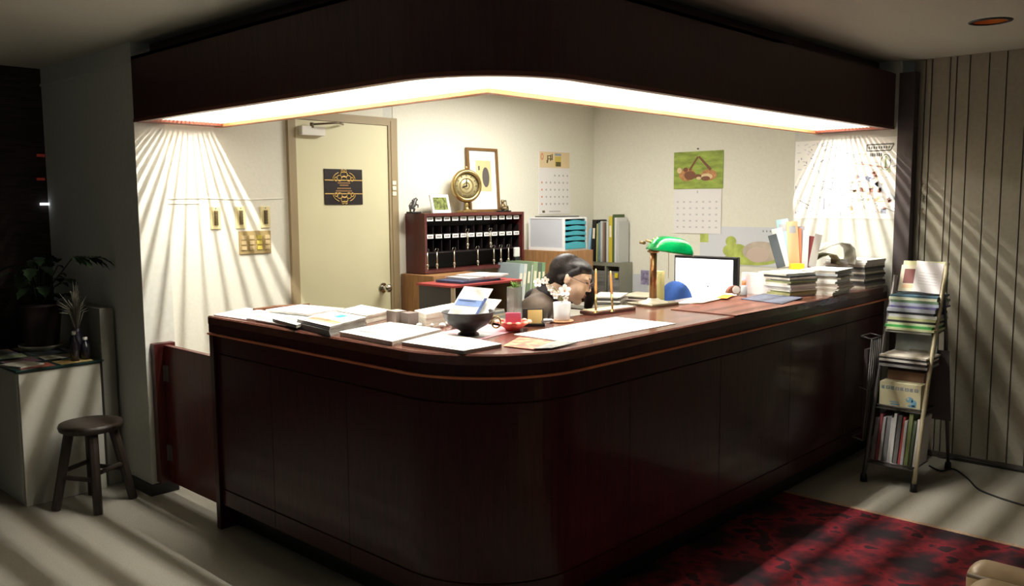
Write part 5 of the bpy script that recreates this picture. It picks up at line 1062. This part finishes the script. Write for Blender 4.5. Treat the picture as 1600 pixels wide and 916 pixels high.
# bottom tier: upright magazines
yy = YLR - .018; bc_cols = [(120, 110, 110), (150, 70, 76), (180, 176, 172), (130, 128, 130), (196, 194, 190), (210, 208, 204), (110, 106, 104), (176, 70, 70), (196, 196, 200), (120, 130, 80), (70, 84, 60), (206, 200, 196)]
rr = random.Random(31); NB = len(bc_cols)
for k, c in enumerate(bc_cols):
    th = .014 if k % 3 else .020; h = rr.uniform(.235, .29); b = MB(); ln = .03 * math.sin(k * 1.7)
    z0 = tz_[0] + .001; x0 = px_(z0) + rr.uniform(0, .015)
    b.add([(x0 + (z - z0) * .25 + dx, yy - dy + (z - z0) * ln * .3, z) for z in (z0, z0 + h) for dx in (0, .19) for dy in (0, th)], [(0, 1, 3, 2), (4, 6, 7, 5), (0, 4, 5, 1), (2, 3, 7, 6), (0, 2, 6, 4), (1, 5, 7, 3)])
    tag(b.build('magazine', cm(c)), 'upright magazine on the bottom tier of the rack, %s' % (['leftmost, grey', 'second from left, dull red', 'third from left, light grey', 'fourth from left, grey', 'fifth from left, pale', 'sixth from left, whitish', 'seventh from left, dark grey', 'eighth from left, red', 'ninth from left, bluish white', 'tenth from left, olive', 'eleventh from left, dark green', 'rightmost, whitish'][k]), 'magazine', 'upright magazines on the rack bottom tier'); yy -= th + .0035
    if yy < YRR + .03: break
# second tier: carton with blue printing
z0 = tz_[1] + .001; x0 = px_(z0) - .005; z1 = PX(1410, 600, x0).z
b = MB().box(x0, x0 + .09, YRR + .025, YLR - .022, z0, z1, 0)
ya, yb = YLR - .022, YRR + .025; W_ = ya - yb; H_ = z1 - z0; rr = random.Random(2)
for k in range(8):
    u = .05 + k * .115; cxq = ya - (u + .04) * W_; s = .0095
    m = 1 if k < 3 else 2
    for (dy, dz, wy, wz) in ((0, .8, .9, .12), (0, -.8, .9, .12), (-.8, 0, .14, .8), (.8 if k % 2 else .1, 0, .14, .8), (0, 0, .8, .12)):
        b.box(x0 - .0008, x0, cxq - dy * s - wy * s, cxq - dy * s + wy * s, z1 - .03 + dz * s - wz * s, z1 - .03 + dz * s + wz * s, m)
for (u, v, ru, rv_) in ((.74, .42, .09, .11), (.84, .30, .07, .14), (.80, .18, .10, .05)): b.disc((x0 - .001, ya - u * W_, z0 + v * H_), ru * W_, rv_ * H_, 'x', 3)
b.disc((x0 - .0014, ya - .70 * W_, z0 + .45 * H_), .03 * W_, .05 * H_, 'x', 0); b.box(x0 - .0008, x0, ya - .5 * W_, ya - .28 * W_, z0 + .14 * H_, z0 + .2 * H_, 3); b.box(x0 - .0008, x0, ya - .48 * W_, ya - .26 * W_, z0 + .24 * H_, z0 + .28 * H_, 3)
tag(b.build('carton', [cm((216, 208, 170)), cm((40, 120, 150)), cm((90, 110, 150)), cm((120, 170, 196))]), 'cream carton with blue lettering and a blue figure on the second tier', 'carton')
tag(MB().box(x0 + .092, x0 + .18, YRR + .04, YLR - .03, z0, PX(1410, 580, x0 + .092).z).build('wooden_box', cm((140, 104, 80))), 'brown box standing behind the cream carton on the rack', 'box')
# third tier: lying magazines and an acrylic board behind
z0 = tz_[2] + .001; x0 = px_(z0) - .06
for k, (th, c, dx, ro) in enumerate(((.014, (150, 148, 146), 0, .04), (.016, (60, 52, 56), .004, -.02), (.012, (226, 222, 214), -.004, .03), (.010, (70, 66, 66), .0, 0), (.010, (230, 222, 206), .01, -.03))):
    block('magazine', (x0 + .10 + dx, (YRR + YLR) / 2), ro, .22, .25, z0, th - .001, cm(c), '%s magazine in the flat pile below the acrylic board of the rack' % ('top' if k == 4 else ORD[k] + ('' if k == 0 else ' from bottom')), 'magazine', 'flat pile on the rack third tier'); z0 += th
zc = z0 + .002; ztop = tz_[3] - .012
leaning('acrylic_board', (px_(zc) + .12, (YRR + YLR) / 2, z0 + .001), (0, -1, 0), (.25, 0, .97), .225, (ztop - zc) / .97 - .01, .004, mat('acrylic_grey', (150, 156, 152), .15, noise=.15, nscale=20), 'grey clear acrylic board standing in the middle of the rack', 'board', [(.35, .8, .02, .12, cm((110, 100, 70)))])
# fourth tier: flat steps of magazines rising to the top
z0 = tz_[3] + .001; its = [(.014, (150, 152, 140)), (.012, (206, 214, 170)), (.012, (80, 170, 90)), (.012, (222, 226, 190)), (.010, (58, 56, 60)), (.014, (196, 200, 150)), (.016, (210, 212, 214)), (.012, (70, 74, 76)), (.018, (170, 174, 186)), (.010, (100, 96, 140)), (.016, (176, 184, 200)), (.012, (110, 140, 110)), (.014, (212, 216, 190)), (.010, (60, 92, 110))]
H_ = tz_[4] - .012 - z0; sc2 = H_ / sum(t for t, _ in its); rr = random.Random(6)
for k, (th, c) in enumerate(its):
    th *= sc2; x0 = px_(z0) - .045 + rr.uniform(-.014, .010)
    block('magazine', (x0 + .10, (YRR + YLR) / 2 + rr.uniform(-.008, .008) - .0), rr.uniform(-.06, .06), .22, .252, z0, th - .001, cm(c), '%s magazine in the stepped pile on the fourth tier of the rack' % ('top' if k == len(its) - 1 else ORD[k] + ('' if k == 0 else ' from bottom')), 'magazine', 'stepped pile on the rack fourth tier'); z0 += th
# top tier: leaning papers
z0 = tz_[4] + .001; xb = px_(z0) - .005
leaning('notepad', (xb + .05, 1.645, z0), (.06, -1, 0), (.34, 0, .94), .22, .178, .006, cm((222, 222, 176)), 'pale yellow pad at the back of the rack top tier', 'notepad')
leaning('brochure', (xb + .028, 1.672, z0), (.0, -1, .02), (.34, 0, .94), .17, .155, .006, WHITE2, 'white brochure with dark red panel on the rack top tier', 'brochure', [(.12, .5, .30, .85, cm((116, 52, 46))), (.5, .75, .4, .66, cm((150, 150, 146))), (.12, .5, .12, .26, cm((226, 190, 150)))])
leaning('paper_sheet', (xb + .006, 1.60, z0), (.0, -1, -.09), (.34, 0, .94), .145, .178, .003, mat('sheet_white', (236, 232, 234), .7), 'white typed sheet tilted at the front of the rack top tier', 'paper', [(.15, .85, .62 - .09 * k, .63 - .09 * k, INK) for k in range(5)])
leaning('leaflet', (xb + .07, 1.54, z0), (.0, -1, 0), (.34, 0, .94), .05, .12, .004, cm((120, 160, 90)), 'narrow green leaflet at the right edge of the rack top tier', 'leaflet')
# things hanging behind and beside the rack
leaning('newspaper', (5.21, 1.56, .30), (.1, -1, 0), (-.2, 0, .98), .16, .42, .012, cm((92, 84, 84)), 'dark grey folded newspaper hanging at the rear of the rack', 'newspaper')
sb = thing('side_basket', (4.80, 1.83, .2), 'dark grey wire side basket hooked to the left of the rack', 'basket')
b = MB()
for k in range(6):
    f_ = k / 5; b.tube([(4.76 + f_ * .14, 1.80, .22), (4.80 + f_ * .14, 1.80, .48), (4.84 + f_ * .14, 1.80, .78)], .004, 6)
for z, x in ((.22, 4.76), (.5, 4.803), (.78, 4.84)): b.cone((x, 1.80, z), (x + .14, 1.80, z), .0045, n=6).cone((x, 1.80, z), (x, 1.86, z + .01), .0045, n=6).cone((x + .14, 1.80, z), (x + .14, 1.86, z + .01), .0045, n=6).cone((x, 1.86, z + .01), (x + .14, 1.86, z + .01), .0045, n=6)
b.build('wires', RMD, sb)
tag(MB().box(4.83, 4.95, 1.815, 1.835, .2645, .72).build('catalogue', cm((76, 66, 66))), 'dark catalogue standing in the wire side basket', 'catalogue')
# cable
cp = [PZ(x, y, .006) for x, y in ((1452, 728), (1470, 736), (1490, 733), (1512, 748), (1528, 764), (1556, 776), (1600, 790), (1660, 806))]
CBL = mat('cable_black', (26, 24, 24), .5)
def smooth(p, n=6):
    o = []
    for i in range(len(p) - 1):
        a = p[max(i - 1, 0)]; b_ = p[i]; c = p[i + 1]; d = p[min(i + 2, len(p) - 1)]
        for k in range(n):
            t = k / n; o.append(.5 * ((2 * b_) + (c - a) * t + (2 * a - 5 * b_ + 4 * c - d) * t * t + (3 * b_ - a - 3 * c + d) * t ** 3))
    return o + [p[-1]]
tag(MB().tube(smooth(cp), .005, 8).build('power_cable', CBL), 'black cable winding over the floor from rack to right edge', 'cable')
tag(MB().tube(smooth([PX(x, y, XS - .02) for x, y in ((1462, 716), (1500, 717), (1550, 727), (1600, 737))]), .005, 8).build('power_cable', CBL), 'straight black cable along the foot of the striped wall', 'cable')
# armchair
ac = thing('armchair', (2.15, .2, 0), 'tan leather armchair at the bottom right corner, only its padded top showing', 'armchair')
LE = mat('tan_leather', (186, 160, 122), .38, noise=.06, nscale=20, coat=.15, bump=.2)
def cush(name, x0, x1, y0, y1, z0, z1, r, m=LE):
    o = MB().box(x0, x1, y0, y1, z0, z1).build(name, m, ac, bevel=r, seg=6)
    for p in o.data.polygons: p.use_smooth = True
    return o
cush('backrest', 2.395, 2.505, -.25, .635, .10, .60, .045); cush('back_cushion', 2.14, 2.385, -.22, .605, .33, .605, .06)
cush('seat_cushion', 1.6, 2.13, -.22, .60, .25, .42, .05)
MB().box(1.58, 2.39, -.24, .61, .08, .245).build('seat_base', LE, ac, bevel=.01)
MB().tube([(2.5, -.2, .565), (2.5, .60, .565)], .006).tube([(2.385, -.2, .585), (2.385, .62, .578)], .006).build('piping', mat('piping', (110, 92, 66), .5), ac)
for x in (1.63, 2.44):
    for y in (-.18, .55): MB().cone((x, y, 0), (x, y, .1), .018, .024).build('leg', BLACKW, ac)
